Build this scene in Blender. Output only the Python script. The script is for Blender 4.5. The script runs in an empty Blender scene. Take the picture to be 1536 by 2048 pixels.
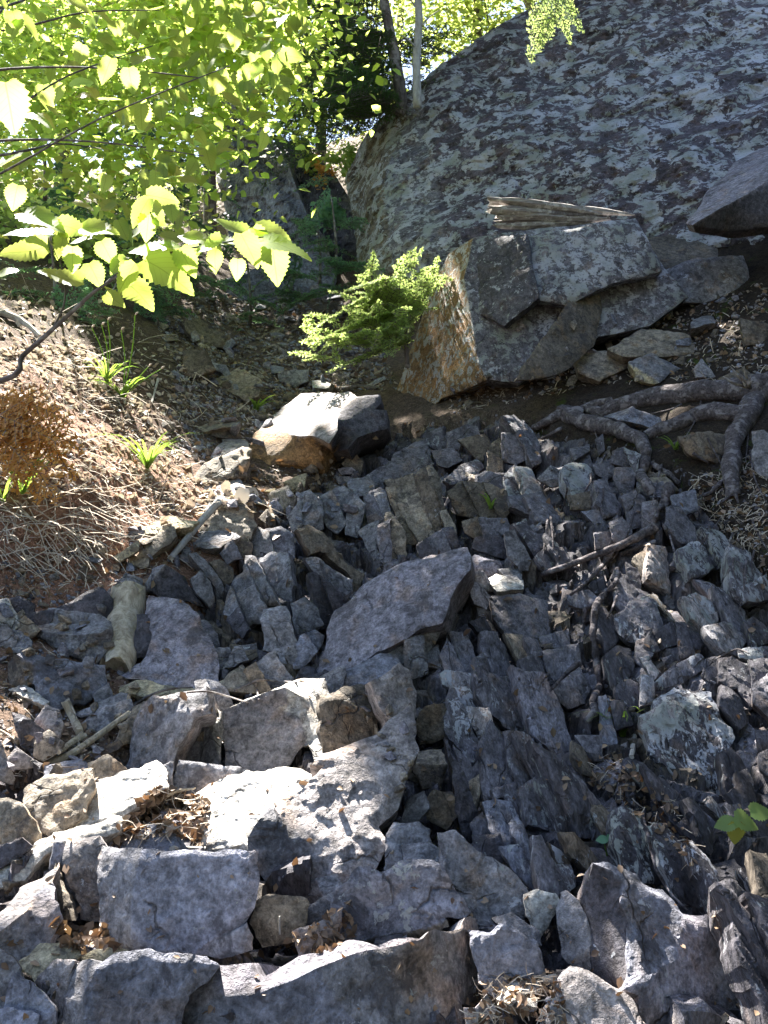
import bpy, bmesh, math, random
import numpy as np
from mathutils import Vector, Matrix
from mathutils.geometry import delaunay_2d_cdt
from mathutils.bvhtree import BVHTree

random.seed(7)
rng = np.random.default_rng(11)
SC = bpy.context.scene
COL = SC.collection
R = math.radians

# ------------------------------------------------------------------ camera
CAM = np.array([0.0, 0.0, 1.6])
PITCH = R(8)
FPX = 1800.0                      # focal length in pixels of a 2048 px high picture
cam_d = bpy.data.cameras.new('camera')
cam_d.sensor_fit = 'VERTICAL'
cam_d.sensor_height = 24.0
cam_d.lens = 24.0 * FPX / 2048.0
cam_d.clip_start = 0.05
cam_d.clip_end = 400
cam = bpy.data.objects.new('camera', cam_d)
cam.location = CAM
cam.rotation_euler = (R(90) + PITCH, 0, 0)
COL.objects.link(cam)
SC.camera = cam

# ------------------------------------------------------------------ sky and sun
SUN_EL, SUN_AZ = R(56), R(-32)
S = np.array([math.sin(SUN_AZ) * math.cos(SUN_EL), math.cos(SUN_AZ) * math.cos(SUN_EL), math.sin(SUN_EL)])
world = bpy.data.worlds.new('World')
SC.world = world
world.use_nodes = True
wn = world.node_tree
bg = wn.nodes['Background']
sky = wn.nodes.new('ShaderNodeTexSky')
sky.sky_type = 'NISHITA'
sky.sun_disc = False
sky.sun_elevation = SUN_EL
sky.sun_rotation = SUN_AZ % (2 * math.pi)
wn.links.new(sky.outputs[0], bg.inputs[0])
bg.inputs[1].default_value = 0.05
sun_d = bpy.data.lights.new('sun', 'SUN')
sun_d.energy = 5.0
sun_d.angle = R(0.5)
sun_d.color = (1.0, 0.95, 0.86)
sun = bpy.data.objects.new('sun', sun_d)
sun.rotation_euler = Vector(S).to_track_quat('Z', 'Y').to_euler()
sun.location = (-5, 25, 40)
COL.objects.link(sun)

SC.view_settings.view_transform = 'Standard'
SC.view_settings.look = 'None'
SC.view_settings.gamma = 1.0
SC.view_settings.use_curve_mapping = False
SC.view_settings.exposure = 3.05
SC.cycles.max_bounces = 8
SC.cycles.transparent_max_bounces = 4

# ------------------------------------------------------------------ helpers: noise, rays
def hash3(i, j, k, seed):
    h = (i.astype(np.int64) * 73856093) ^ (j.astype(np.int64) * 19349663) ^ (k.astype(np.int64) * 83492791) ^ (seed * 2654435)
    h &= 0xffffffff
    h = (h ^ (h >> 15)) * 0x2c1b3c6d & 0xffffffff
    h = (h ^ (h >> 12)) * 0x297a2d39 & 0xffffffff
    h = h ^ (h >> 15)
    return (h & 0xffff) / 32767.5 - 1.0

def vnoise(p, seed=0):
    f = np.floor(p).astype(np.int64)
    w = p - f
    w = w * w * (3 - 2 * w)
    r = 0.0
    for a in (0, 1):
        for b in (0, 1):
            for c in (0, 1):
                wt = (w[:, 0] if a else 1 - w[:, 0]) * (w[:, 1] if b else 1 - w[:, 1]) * (w[:, 2] if c else 1 - w[:, 2])
                r = r + wt * hash3(f[:, 0] + a, f[:, 1] + b, f[:, 2] + c, seed)
    return r

def fbm(p, octv=4, seed=0, gain=0.5):
    r, amp, tot = 0.0, 1.0, 0.0
    q = p.copy()
    for o in range(octv):
        r = r + amp * vnoise(q, seed + o * 17)
        tot += amp
        amp *= gain
        q = q * 2.03 + 5.1
    return r / tot

def terrace(h, n, sharp=0.82):
    t = h * n
    f = np.floor(t)
    w = np.clip((t - f - sharp) / (1 - sharp), 0, 1)
    return (f + w * w * (3 - 2 * w)) / n

def ray(px, py):
    x, z = (px - 768.0) / FPX, -(py - 1024.0) / FPX
    c, s = math.cos(PITCH), math.sin(PITCH)
    return np.array([x, c - z * s, s + z * c])          # unnormalised, Y near 1

def nrm(v):
    v = np.asarray(v, float)
    return v / (np.linalg.norm(v) + 1e-12)

def at(px, py, Y):
    d = ray(px, py)
    return CAM + d * (Y / d[1])

# ------------------------------------------------------------------ terrain height from survey points
_sv = [  # picture column, row, metres ahead
 (700,2048,1.78),(700,1900,2.1),(650,1700,2.65),(600,1500,3.25),(650,1350,3.85),(650,1150,4.85),(600,950,6.2),(600,800,7.5),
 (600,700,8.9),(560,620,10.6),(580,520,13.5),
 (0,2048,1.72),(0,1800,2.25),(0,1600,2.75),(100,1400,3.45),(100,1250,3.95),(100,1130,4.3),(100,1000,4.4),(0,900,4.5),(150,800,5.5),
 (0,700,5.6),(250,740,6.3),(330,900,5.7),(0,600,6.4),(200,600,7.8),(350,640,9.2),(0,450,9.5),(250,430,12),
 (1100,2048,1.8),(1500,2048,1.75),(1100,1800,2.3),(1500,1800,2.2),(1100,1500,3.2),(1500,1500,3.0),(1000,1250,4.3),(1500,1250,3.85),
 (900,1000,5.7),(1200,1000,5.15),(1500,1000,4.75),(900,830,6.8),(1200,800,6.2),(1500,800,5.6),(1000,700,7.5),(1300,650,7.0),
 (1536,600,6.6),(1500,480,7.7),(800,760,7.9),(790,620,9.8)]
_P = [at(*s) for s in _sv]
_P += [np.array(p, float) for p in [(4,13,12.5),(0,22,15),(-7,15,9.5),(-11,8,5),(9,9,10),(6,3,4.4),(5.5,0,2.6),(-5,2,2.4),(-5,-2,.5),(5,-4,.4),
      (0,-4,0),(0,0,.1),(0,1,.4),(0,45,26),(-22,32,20),(22,32,26),(-30,0,6),(30,0,14),(0,-40,-6),(-30,-30,-3),(30,-30,0),(2.6,11.5,9.5),(0.2,13,8.6)]]
_P = np.array(_P)
def _U(r2):
    return np.where(r2 > 1e-12, r2 * np.log(r2 + 1e-12), 0.0)
_n = len(_P)
_K = _U(((_P[:, None, :2] - _P[None, :, :2]) ** 2).sum(-1)) + np.eye(_n) * 0.02
_Q = np.hstack([np.ones((_n, 1)), _P[:, :2]])
_A = np.block([[_K, _Q], [_Q.T, np.zeros((3, 3))]])
_W = np.linalg.solve(_A, np.concatenate([_P[:, 2], np.zeros(3)]))
def height(x, y):
    x = np.atleast_1d(np.asarray(x, float)); y = np.atleast_1d(np.asarray(y, float))
    out = np.empty(x.shape)
    for s in range(0, x.size, 20000):
        xs, ys = x[s:s+20000], y[s:s+20000]
        k = _U((xs[:, None] - _P[None, :, 0]) ** 2 + (ys[:, None] - _P[None, :, 1]) ** 2)
        out[s:s+20000] = k @ _W[:_n] + _W[_n] + _W[_n+1] * xs + _W[_n+2] * ys
    return out
_T = np.concatenate([np.arange(1.2, 9, 0.03), np.arange(9, 30, 0.15)])
def project(v):
    c, s = math.cos(PITCH), math.sin(PITCH); rel = v - CAM
    dep = rel[:, 1] * c + rel[:, 2] * s; upc = -rel[:, 1] * s + rel[:, 2] * c
    dep = np.where(np.abs(dep) < .05, .05, dep)
    return 768 + FPX * rel[:, 0] / dep, 1024 - FPX * upc / dep, dep
def inside(U, W, zone):
    ins = np.zeros(len(U), bool)
    for (x1, y1), (x2, y2) in zip(zone, np.roll(zone, -1, 0)):
        cnd = (y1 > W) != (y2 > W)
        with np.errstate(divide='ignore', invalid='ignore'): ins ^= cnd & (U < (x2 - x1) * (W - y1) / (y2 - y1 + 1e-12) + x1)
    return ins
ROCKZONE = np.array([(-500,1560),(330,1500),(250,1340),(420,1180),(560,1000),(640,960),(800,850),(1000,820),(1180,880),(1400,960),(1480,1080),(1600,1150),(2300,1200),(2300,2600),(-500,2600)], float)
def hit(px, py, default=12.0):
    """distance ahead (Y) at which the picture ray meets the terrain"""
    d = ray(px, py); d = d / d[1]
    p = CAM + d[None] * _T[:, None]
    g = p[:, 2] - height(p[:, 0], p[:, 1])
    w = np.where(g < 0)[0]
    return _T[w[0]] if len(w) else default

def inpoly(x, y, P):
    c = False
    for (x1, y1), (x2, y2) in zip(P, np.roll(P, -1, 0)):
        if (y1 > y) != (y2 > y) and x < (x2 - x1) * (y - y1) / (y2 - y1) + x1: c = not c
    return c

# ------------------------------------------------------------------ helpers: objects
def thing(name, label, cat, loc=(0, 0, 0), group=None):
    o = bpy.data.objects.new(name, None)
    o.location = loc; o.empty_display_size = 0.1
    COL.objects.link(o)
    o['label'] = label; o['category'] = cat
    if group: o['group'] = group
    return o

def tag(o, label, cat, group=None):
    o['label'] = label; o['category'] = cat
    if group: o['group'] = group
    return o

def mesh_obj(name, V, F, mats, parent=None, smooth=True, sharp=None, kind=None, origin=None, col=None, me_only=False):
    """V (n,3) world points, F list/array of polygons; origin moves the object's own origin"""
    V = np.asarray(V, float)
    if origin is None: origin = V.mean(0)
    me = bpy.data.meshes.new(name)
    if isinstance(F, np.ndarray):
        n, k = F.shape
        me.vertices.add(len(V)); me.vertices.foreach_set('co', (V - origin).astype(np.float32).ravel())
        me.loops.add(n * k); me.loops.foreach_set('vertex_index', F.astype(np.int32).ravel())
        me.polygons.add(n)
        me.polygons.foreach_set('loop_start', np.arange(0, n * k, k, dtype=np.int32))
        me.polygons.foreach_set('loop_total', np.full(n, k, dtype=np.int32))
        me.update(calc_edges=True); me.validate()
    else:
        me.from_pydata([tuple(v) for v in (V - origin)], [], F)
    if smooth:
        me.polygons.foreach_set('use_smooth', np.ones(len(me.polygons), dtype=bool))
        if sharp: me.set_sharp_from_angle(angle=R(sharp))
    for m in (mats if isinstance(mats, (list, tuple)) else [mats]): me.materials.append(m)
    if col is not None:
        a = me.color_attributes.new('tint', 'FLOAT_COLOR', 'POINT')
        a.data.foreach_set('color', np.asarray(col, np.float32).ravel())
    o = bpy.data.objects.new(name, me)
    ploc = np.array(parent.location) if parent else np.zeros(3)
    if parent and parent.parent: ploc = ploc + np.array(parent.parent.location)
    o.location = origin - ploc
    if parent: o.parent = parent
    if kind: o['kind'] = kind
    COL.objects.link(o)
    return o

def tube(pts, rad, sides=8, rough=0.0, seed=0, cap=True, sub=4):
    """V, F of a tapered tube along smooth pts"""
    pts = np.asarray(pts, float); rad = np.asarray(rad, float) * np.ones(len(pts))
    if sub > 1 and len(pts) > 2:
        t = np.linspace(0, len(pts) - 1, (len(pts) - 1) * sub + 1)
        i = np.clip(t.astype(int), 0, len(pts) - 2); f = (t - i)[:, None]
        p0 = pts[np.clip(i - 1, 0, None)]; p1 = pts[i]; p2 = pts[i + 1]; p3 = pts[np.clip(i + 2, None, len(pts) - 1)]
        cur = 0.5 * (2 * p1 + (p2 - p0) * f + (2 * p0 - 5 * p1 + 4 * p2 - p3) * f ** 2 + (3 * p1 - p0 - 3 * p2 + p3) * f ** 3)
        rad = np.interp(t, np.arange(len(pts)), rad); pts = cur
    n = len(pts)
    tan = np.gradient(pts, axis=0)
    V, F = [], []
    u = None
    for k in range(n):
        t = nrm(tan[k])
        if u is None: u = nrm(np.cross(t, [0.31, 0.52, 0.79]))
        u = nrm(u - t * (u @ t)); v = np.cross(t, u)
        a = np.linspace(0, 2 * math.pi, sides, endpoint=False)
        V.append(pts[k] + rad[k] * (np.cos(a)[:, None] * u + np.sin(a)[:, None] * v))
    V = np.concatenate(V)
    if rough:
        c = np.repeat(pts, sides, 0); rr = np.repeat(rad, sides)
        sc = 1.2 / (rr.mean() * 2.5)
        V = c + (V - c) * (1 + rough * fbm(V * sc, 3, seed))[:, None]
    for k in range(n - 1):
        for s in range(sides):
            a, b = k * sides + s, k * sides + (s + 1) % sides
            F.append((a, b, b + sides, a + sides))
    if cap:
        F.append(tuple(range(sides))[::-1]); F.append(tuple((n - 1) * sides + s for s in range(sides)))
    return V, F

def join(parts):
    V, F, o = [], [], 0
    for v, f in parts:
        V.append(v); F += [tuple(i + o for i in q) for q in f]; o += len(v)
    return np.concatenate(V), F

# ------------------------------------------------------------------ materials
def newmat(name):
    m = bpy.data.materials.new(name); m.use_nodes = True
    nt = m.node_tree
    for n in list(nt.nodes): nt.nodes.remove(n)
    out = nt.nodes.new('ShaderNodeOutputMaterial')
    return m, nt, out
class NT:
    def __init__(s, nt): s.nt = nt
    def n(s, typ, **kw):
        nd = s.nt.nodes.new(typ)
        for k, v in kw.items(): setattr(nd, k, v)
        return nd
    def l(s, a, b): s.nt.links.new(a, b)
    def math(s, op, a, b=None, c=None, clamp=False):
        nd = s.n('ShaderNodeMath', operation=op, use_clamp=clamp)
        for i, v in enumerate((a, b, c)):
            if v is None: continue
            if isinstance(v, (int, float)): nd.inputs[i].default_value = v
            else: s.l(v, nd.inputs[i])
        return nd.outputs[0]
    def noise(s, vec, scale, detail=4, rough=.55, dist=0.0):
        nd = s.n('ShaderNodeTexNoise'); s.l(vec, nd.inputs['Vector'])
        nd.inputs['Scale'].default_value = scale; nd.inputs['Detail'].default_value = detail
        nd.inputs['Roughness'].default_value = rough; nd.inputs['Distortion'].default_value = dist
        return nd.outputs[0]
    def rng(s, v, a, b, c, d, smooth=False):
        nd = s.n('ShaderNodeMapRange', interpolation_type='SMOOTHSTEP' if smooth else 'LINEAR')
        s.l(v, nd.inputs[0])
        for i, x in enumerate((a, b, c, d)):
            if isinstance(x, (int, float)): nd.inputs[i + 1].default_value = x
            else: s.l(x, nd.inputs[i + 1])
        return nd.outputs[0]
    def mix(s, f, a, b, mode='MIX'):
        nd = s.n('ShaderNodeMix', data_type='RGBA', blend_type=mode)
        for sock, v in ((nd.inputs[0], f), (nd.inputs[6], a), (nd.inputs[7], b)):
            if isinstance(v, (int, float)): sock.default_value = v
            elif isinstance(v, tuple): sock.default_value = (*v, 1)
            else: s.l(v, sock)
        return nd.outputs[2]
    def grey(s, v):
        nd = s.n('ShaderNodeCombineColor'); [s.l(v, nd.inputs[i]) for i in range(3)]
        return nd.outputs[0]
    def bsdf(s, out, col, rough=.85, normal=None, spec=.3):
        b = s.n('ShaderNodeBsdfPrincipled')
        if isinstance(col, tuple): b.inputs['Base Color'].default_value = (*col, 1)
        else: s.l(col, b.inputs['Base Color'])
        b.inputs['Roughness'].default_value = rough
        b.inputs['Specular IOR Level'].default_value = spec
        if normal is not None: s.l(normal, b.inputs['Normal'])
        s.l(b.outputs[0], out.inputs[0]); return b
    def bump(s, h, strength, dist):
        nd = s.n('ShaderNodeBump'); nd.inputs['Strength'].default_value = strength; nd.inputs['Distance'].default_value = dist
        s.l(h, nd.inputs['Height']); return nd.outputs[0]

def rock_material(name, lichen_scale=13.0, stretch=(1, 1, 1), rot=(0, 0, 0), dark_amt=0.30):
    m, nt, out = newmat(name); N = NT(nt)
    pos = N.n('ShaderNodeNewGeometry').outputs['Position']
    mp = N.n('ShaderNodeMapping'); N.l(pos, mp.inputs[0]); mp.inputs['Rotation'].default_value = rot; mp.inputs['Scale'].default_value = stretch
    pv = mp.outputs[0]
    at_ = N.n('ShaderNodeAttribute', attribute_name='tint')
    tint, li = at_.outputs['Color'], at_.outputs['Alpha']
    n1 = N.noise(pos, 2.6, 5, .62)
    n2 = N.noise(pv, 26, 6, .72, .3)
    n3 = N.noise(pv, 95, 3, .7)
    ml = N.math('MULTIPLY', N.rng(n1, .3, .7, .55, 1.45), N.rng(n2, .3, .7, .25, 1.75))
    ml = N.math('MULTIPLY', ml, N.rng(n3, .3, .7, .55, 1.45))
    c = N.mix(1.0, tint, N.grey(ml), 'MULTIPLY')
    # warm weathering
    c = N.mix(N.rng(N.noise(pos, 7, 4, .6, .6), .52, .68, 0, .5, True), c, N.mix(1.0, c, (1.25, .92, .62), 'MULTIPLY'))
    # dark stains / black lichen
    dk = N.rng(N.noise(pv, 9, 5, .68, .4), .56, .62, 0, dark_amt * 2, True)
    c = N.mix(N.math('MINIMUM', dk, .85), c, (.045, .04, .045))
    # pale lichen
    ln = N.math('ADD', N.math('MULTIPLY', N.noise(pv, lichen_scale, 5, .68, .6), .72), N.math('MULTIPLY', N.noise(pv, lichen_scale * 4.2, 4, .65, .4), .28))
    th = N.math('MULTIPLY_ADD', li, -.30, .72)
    lm = N.rng(ln, th, N.math('ADD', th, .028), 0, 1, True)
    lm = N.math('MULTIPLY', lm, N.rng(N.noise(pv, 60, 3, .6), .32, .44, .45, 1))
    lm = N.math('MULTIPLY', lm, N.math('MINIMUM', N.math('MULTIPLY', li, 4.0), .95))
    lc = N.mix(N.rng(N.noise(pos, 5, 3, .5), .4, .6, 0, 1), (.46, .46, .50), (.29, .305, .285))
    c = N.mix(lm, c, lc)
    # hairline cracks
    dv = N.n('ShaderNodeVectorMath', operation='ADD'); nz = N.n('ShaderNodeTexNoise'); nz.inputs['Scale'].default_value = 3; nz.inputs['Detail'].default_value = 5
    N.l(pos, nz.inputs[0]); sc = N.n('ShaderNodeVectorMath', operation='SCALE'); N.l(nz.outputs['Color'], sc.inputs[0]); sc.inputs['Scale'].default_value = .35
    N.l(pv, dv.inputs[0]); N.l(sc.outputs[0], dv.inputs[1])
    vo = N.n('ShaderNodeTexVoronoi', feature='DISTANCE_TO_EDGE'); N.l(dv.outputs[0], vo.inputs['Vector']); vo.inputs['Scale'].default_value = 4.2
    cr = N.math('MULTIPLY', N.rng(vo.outputs['Distance'], .0, .018, 1, 0, True), N.rng(N.noise(pos, 4, 2), .5, .6, 0, 1, True))
    c = N.mix(N.math('MULTIPLY', cr, .55), c, (.03, .027, .03))
    h = N.math('ADD', N.math('MULTIPLY', n2, 1.0), N.math('MULTIPLY', n3, .35))
    h = N.math('ADD', h, N.math('MULTIPLY', lm, .12)); h = N.math('SUBTRACT', h, N.math('MULTIPLY', cr, .7))
    N.bsdf(out, c, .82, N.bump(h, .85, .02), .35)
    return m
M = {}
M['rock'] = rock_material('rock', 13.0, (1, 1, 1.0))
M['slate'] = rock_material('slate', 15.0, (1.6, 1.2, .55), (R(18), R(-24), 0), .3)
M['cliff'] = rock_material('cliff', 6.0, (.8, .8, 1.1), (0, R(35), 0), .6)

def simple_mat(name, c1, c2, scale=20, stretch=(1, 1, 1), rough=.9, bump=.5, c3=None):
    m, nt, out = newmat(name); N = NT(nt)
    pos = N.n('ShaderNodeNewGeometry').outputs['Position']
    mp = N.n('ShaderNodeMapping'); N.l(pos, mp.inputs[0]); mp.inputs['Scale'].default_value = stretch
    n = N.noise(mp.outputs[0], scale, 6, .68, .3)
    c = N.mix(N.rng(n, .32, .68, 0, 1), c1, c2)
    if c3: c = N.mix(N.rng(N.noise(pos, scale * .35, 4, .6), .52, .62, 0, .9, True), c, c3)
    N.bsdf(out, c, rough, N.bump(n, bump, .015), .25)
    return m
M['bark'] = simple_mat('bark', (.055, .045, .042), (.19, .165, .16), 30, (1, 1, .3), c3=(.26, .25, .25))
M['root'] = simple_mat('root_bark', (.03, .025, .027), (.17, .145, .15), 55, (1, 1, 1), c3=(.26, .235, .245), bump=1.0)
M['dead'] = simple_mat('dead_wood', (.24, .19, .13), (.66, .57, .44), 40, (1, 1, .2), bump=.9)
M['greywood'] = simple_mat('grey_wood', (.13, .11, .10), (.42, .38, .35), 45, (.25, 1, 1.4), bump=1.0, c3=(.5, .47, .44))
M['palebark'] = simple_mat('pale_bark', (.25, .23, .21), (.5, .48, .45), 25, (1, 1, .4))
M['straw'] = simple_mat('dry_grass', (.30, .24, .18), (.62, .54, .45), 30)

def ground_material():
    m, nt, out = newmat('soil'); N = NT(nt)
    g = N.n('ShaderNodeNewGeometry'); pos = g.outputs['Position']
    n1 = N.noise(pos, 3, 5, .6); n2 = N.noise(pos, 22, 7, .72); n3 = N.noise(pos, 80, 4, .7)
    c = N.mix(N.rng(n2, .33, .67, 0, 1), (.035, .026, .02), (.16, .115, .085))
    c = N.mix(N.rng(n3, .5, .66, 0, .8, True), c, (.25, .2, .16))
    at_ = N.n('ShaderNodeAttribute', attribute_name='tint')
    c = N.mix(1.0, c, at_.outputs['Color'], 'MULTIPLY')
    mo = N.math('MULTIPLY', N.rng(N.noise(pos, 5, 5, .65), .58, .68, 0, 1, True), at_.outputs['Alpha'])
    c = N.mix(mo, c, N.mix(n3, (.02, .035, .006), (.08, .10, .02)))
    h = N.math('ADD', n2, N.math('MULTIPLY', n3, .5))
    N.bsdf(out, c, .95, N.bump(h, 1.0, .03), .2)
    return m
M['soil'] = ground_material()

def leaf_material(name, c1, c2, trans, tw=.5, gloss=.0):
    m, nt, out = newmat(name); N = NT(nt)
    g = N.n('ShaderNodeNewGeometry'); oi = N.n('ShaderNodeObjectInfo')
    r = N.math('FRACT', N.math('ADD', g.outputs['Random Per Island'], oi.outputs['Random']))
    nz = N.noise(g.outputs['Position'], 14, 3)
    col = N.mix(r, c1, c2); col = N.mix(N.rng(nz, .4, .7, 0, .35), col, N.mix(1.0, col, (.6, .7, .5), 'MULTIPLY'))
    d = N.n('ShaderNodeBsdfPrincipled'); N.l(col, d.inputs['Base Color']); d.inputs['Roughness'].default_value = .5
    d.inputs['Specular IOR Level'].default_value = .35
    t = N.n('ShaderNodeBsdfTranslucent'); tc = N.mix(r, trans, tuple(x * y for x, y in zip(trans, (.7, .85, .8)))); N.l(tc, t.inputs[0])
    mx = N.n('ShaderNodeMixShader'); mx.inputs[0].default_value = tw
    N.l(d.outputs[0], mx.inputs[1]); N.l(t.outputs[0], mx.inputs[2]); N.l(mx.outputs[0], out.inputs[0])
    return m
M['leaf'] = leaf_material('broad_leaf', (.06, .13, .015), (.12, .19, .03), (.74, .84, .18), .62)
def veined(m):
    nt = m.node_tree; N = NT(nt); out = [n for n in nt.nodes if n.type == 'OUTPUT_MATERIAL'][0]
    tc = N.n('ShaderNodeTexCoord'); sp = N.n('ShaderNodeSeparateXYZ'); N.l(tc.outputs['Generated'], sp.inputs[0])
    ay = N.math('ABSOLUTE', N.math('SUBTRACT', sp.outputs[1], .5))
    ph = N.math('FRACT', N.math('MULTIPLY', N.math('SUBTRACT', sp.outputs[0], N.math('MULTIPLY', ay, .75)), 8.0))
    side = N.rng(N.math('ABSOLUTE', N.math('SUBTRACT', ph, .5)), .0, .09, 1, 0, True)
    mid = N.rng(ay, .008, .022, 1, 0, True)
    v = N.math('MAXIMUM', N.math('MULTIPLY', side, .55), mid)
    for nd in [n for n in nt.nodes if n.type in ('BSDF_PRINCIPLED', 'BSDF_TRANSLUCENT')]:
        s = nd.inputs[0]; src = s.links[0].from_socket
        N.l(N.mix(N.math('MULTIPLY', v, .55), src, N.mix(1.0, src, (.45, .5, .35), 'MULTIPLY')), s)
    return m
M['leaf_near'] = veined(leaf_material('veined_leaf', (.06, .13, .015), (.12, .19, .03), (.74, .84, .18), .62))
M['leaf_far'] = leaf_material('far_leaf', (.07, .13, .02), (.14, .19, .04), (.78, .84, .24), .62)
M['shade_leaf'] = leaf_material('canopy_leaf', (.05, .08, .03), (.08, .11, .04), (.10, .12, .06), .2)
M['needle'] = leaf_material('hemlock_needle', (.04, .085, .03), (.07, .13, .045), (.22, .36, .09), .35)
M['fir'] = leaf_material('fir_needle', (.16, .25, .07), (.24, .33, .12), (.72, .82, .28), .45)
M['cedar'] = leaf_material('cedar_spray', (.11, .25, .15), (.17, .34, .2), (.35, .55, .25), .4)
M['grass'] = leaf_material('grass_blade', (.08, .15, .025), (.15, .22, .05), (.35, .48, .07), .45)
M['orange'] = leaf_material('dead_cedar', (.55, .24, .05), (.70, .38, .10), (.75, .36, .08), .45)
M['litter'] = leaf_material('dry_leaf', (.10, .06, .04), (.36, .25, .17), (.25, .12, .05), .15)
M['litter_pale'] = leaf_material('pale_litter', (.5, .40, .34), (.82, .74, .66), (.5, .38, .28), .2)  # paleness also stands in for strong sun on the bank
M['Y'] = leaf_material('yellow_leaf', (.30, .30, .05), (.4, .38, .08), (.5, .45, .1), .3)
M['moss'] = simple_mat('moss', (.015, .025, .004), (.07, .09, .015), 60, bump=1.0)
# ------------------------------------------------------------------ ground sheet
def axis(lo, hi, flo, fhi, step):
    a = np.arange(flo, fhi, step)
    g, x, s = [], flo, step
    while x > lo: s *= 1.18; x -= s; g.append(x)
    h, x, s = [], fhi, step
    while x < hi: h.append(x); s *= 1.18; x += s
    return np.array(g[::-1] + list(a) + h + [hi])
gx, gy = axis(-60, 60, -3.2, 3.2, .035), axis(-45, 80, 1.0, 9.5, .035)
GX, GY = np.meshgrid(gx, gy)
GZ = height(GX.ravel(), GY.ravel())
gp = np.stack([GX.ravel(), GY.ravel(), GZ], 1)
far = np.clip((np.hypot(gp[:, 0], gp[:, 1] - 5) - 6) / 20, 0, 3)
gp[:, 2] += .05 * fbm(gp * 2.2, 4, 3) + .035 * fbm(gp * 9, 3, 5) + far * .5 * fbm(gp * .25, 3, 8) - .035
U_, W_, D_ = project(gp)
gz_ = inside(U_, W_, ROCKZONE) & (D_ > 1.0) & (D_ < 8) & (gp[:, 1] > 1.35)
gp[gz_, 2] -= .13
ny, nx = GX.shape
idx = np.arange(nx * ny).reshape(ny, nx)
gf = np.stack([idx[:-1, :-1], idx[:-1, 1:], idx[1:, 1:], idx[1:, :-1]], -1).reshape(-1, 4)
# soil colour: reddish dug bank, sunlight painted in, greyer gully scree, darker right side
def sdist(pts, c, r):
    return np.exp(-((pts[:, 0] - c[0]) ** 2 + (pts[:, 1] - c[1]) ** 2) / r ** 2)
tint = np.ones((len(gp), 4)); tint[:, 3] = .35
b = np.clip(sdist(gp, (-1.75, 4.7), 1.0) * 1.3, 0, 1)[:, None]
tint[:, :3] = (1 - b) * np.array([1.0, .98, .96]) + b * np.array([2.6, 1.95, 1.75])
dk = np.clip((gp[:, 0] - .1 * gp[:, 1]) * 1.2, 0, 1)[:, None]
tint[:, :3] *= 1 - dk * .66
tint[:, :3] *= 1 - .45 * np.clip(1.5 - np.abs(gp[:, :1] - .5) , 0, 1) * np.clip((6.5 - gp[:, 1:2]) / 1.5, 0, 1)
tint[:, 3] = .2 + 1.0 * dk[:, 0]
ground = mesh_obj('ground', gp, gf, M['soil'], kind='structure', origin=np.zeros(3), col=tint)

# ------------------------------------------------------------------ rock builder
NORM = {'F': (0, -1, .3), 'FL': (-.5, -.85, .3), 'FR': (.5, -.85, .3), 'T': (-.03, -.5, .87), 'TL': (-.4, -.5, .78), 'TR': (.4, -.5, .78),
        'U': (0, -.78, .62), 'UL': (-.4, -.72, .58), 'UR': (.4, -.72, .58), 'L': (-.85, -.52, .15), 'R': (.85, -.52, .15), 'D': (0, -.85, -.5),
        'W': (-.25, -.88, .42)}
TINT = {'G': (.205, .197, .192), 'B': (.195, .197, .216), 'N': (.25, .21, .165), 'W': (.42, .40, .37), 'D': (.082, .076, .080), 'P': (.225, .207, .215),  # W: pale stone; on the mid ledges also painted sunlight
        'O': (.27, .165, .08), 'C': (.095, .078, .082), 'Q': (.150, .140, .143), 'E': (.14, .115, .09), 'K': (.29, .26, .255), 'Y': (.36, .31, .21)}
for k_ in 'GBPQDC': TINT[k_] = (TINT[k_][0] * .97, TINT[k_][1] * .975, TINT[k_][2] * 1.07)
CROP = dict(a=(0, 1648), b=(380, 1648), c=(760, 1648), d=(1136, 1648), e=(0, 1300), f=(380, 1300), g=(760, 1300), h=(1136, 1300),
            i=(0, 960), j=(380, 960), k=(760, 960), l=(1136, 960), m=(0, 620), n=(380, 620), o=(760, 620), p=(1136, 620))
def px(crop, s):
    v = np.array([[float(q) for q in t.split(',')] for t in s.split()])
    if crop == 'z': return v
    if crop == 'q': return v / 2
    if crop == 'r': return v / 2 + [768, 0]
    return v / 3.84 + CROP[crop]

def plane_pt(p, nn, o, dref):
    d = ray(*p); d = d / d[1]
    den = d @ nn
    if abs(den) < .12: den = -.12
    t = ((o - CAM) @ nn) / den
    t = min(max(t, dref * .80), dref * 1.28)
    return CAM + d * t

def solve_facets(fac, Y0):
    """fac: [(normal, tint, px polygon)] -> list of 3d polygons; first plane passes through its lowest point at Y0"""
    out, known = [], []
    for k, (nc, tc, P) in enumerate(fac):
        nn = nrm(NORM[nc])
        shared = [q for p in P for (kp, q) in known if abs(kp - p).max() < 3.0]
        if k == 0 or not shared:
            a = P[np.argmax(P[:, 1])] if k == 0 else None
            o = at(P[:, 0].mean(), P[:, 1].mean(), Y0) if k == 0 else base_o
            if k == 0: base_o = o
        else:
            o = np.mean(shared, 0)
        poly = []
        for p in P:
            m = [q for (kp, q) in known if abs(kp - p).max() < 3.0]
            poly.append(m[0] if m else plane_pt(p, nn, o, Y0))
        for p, q in zip(P, poly): known.append((p, q))
        out.append(np.array(poly))
    return out

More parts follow.
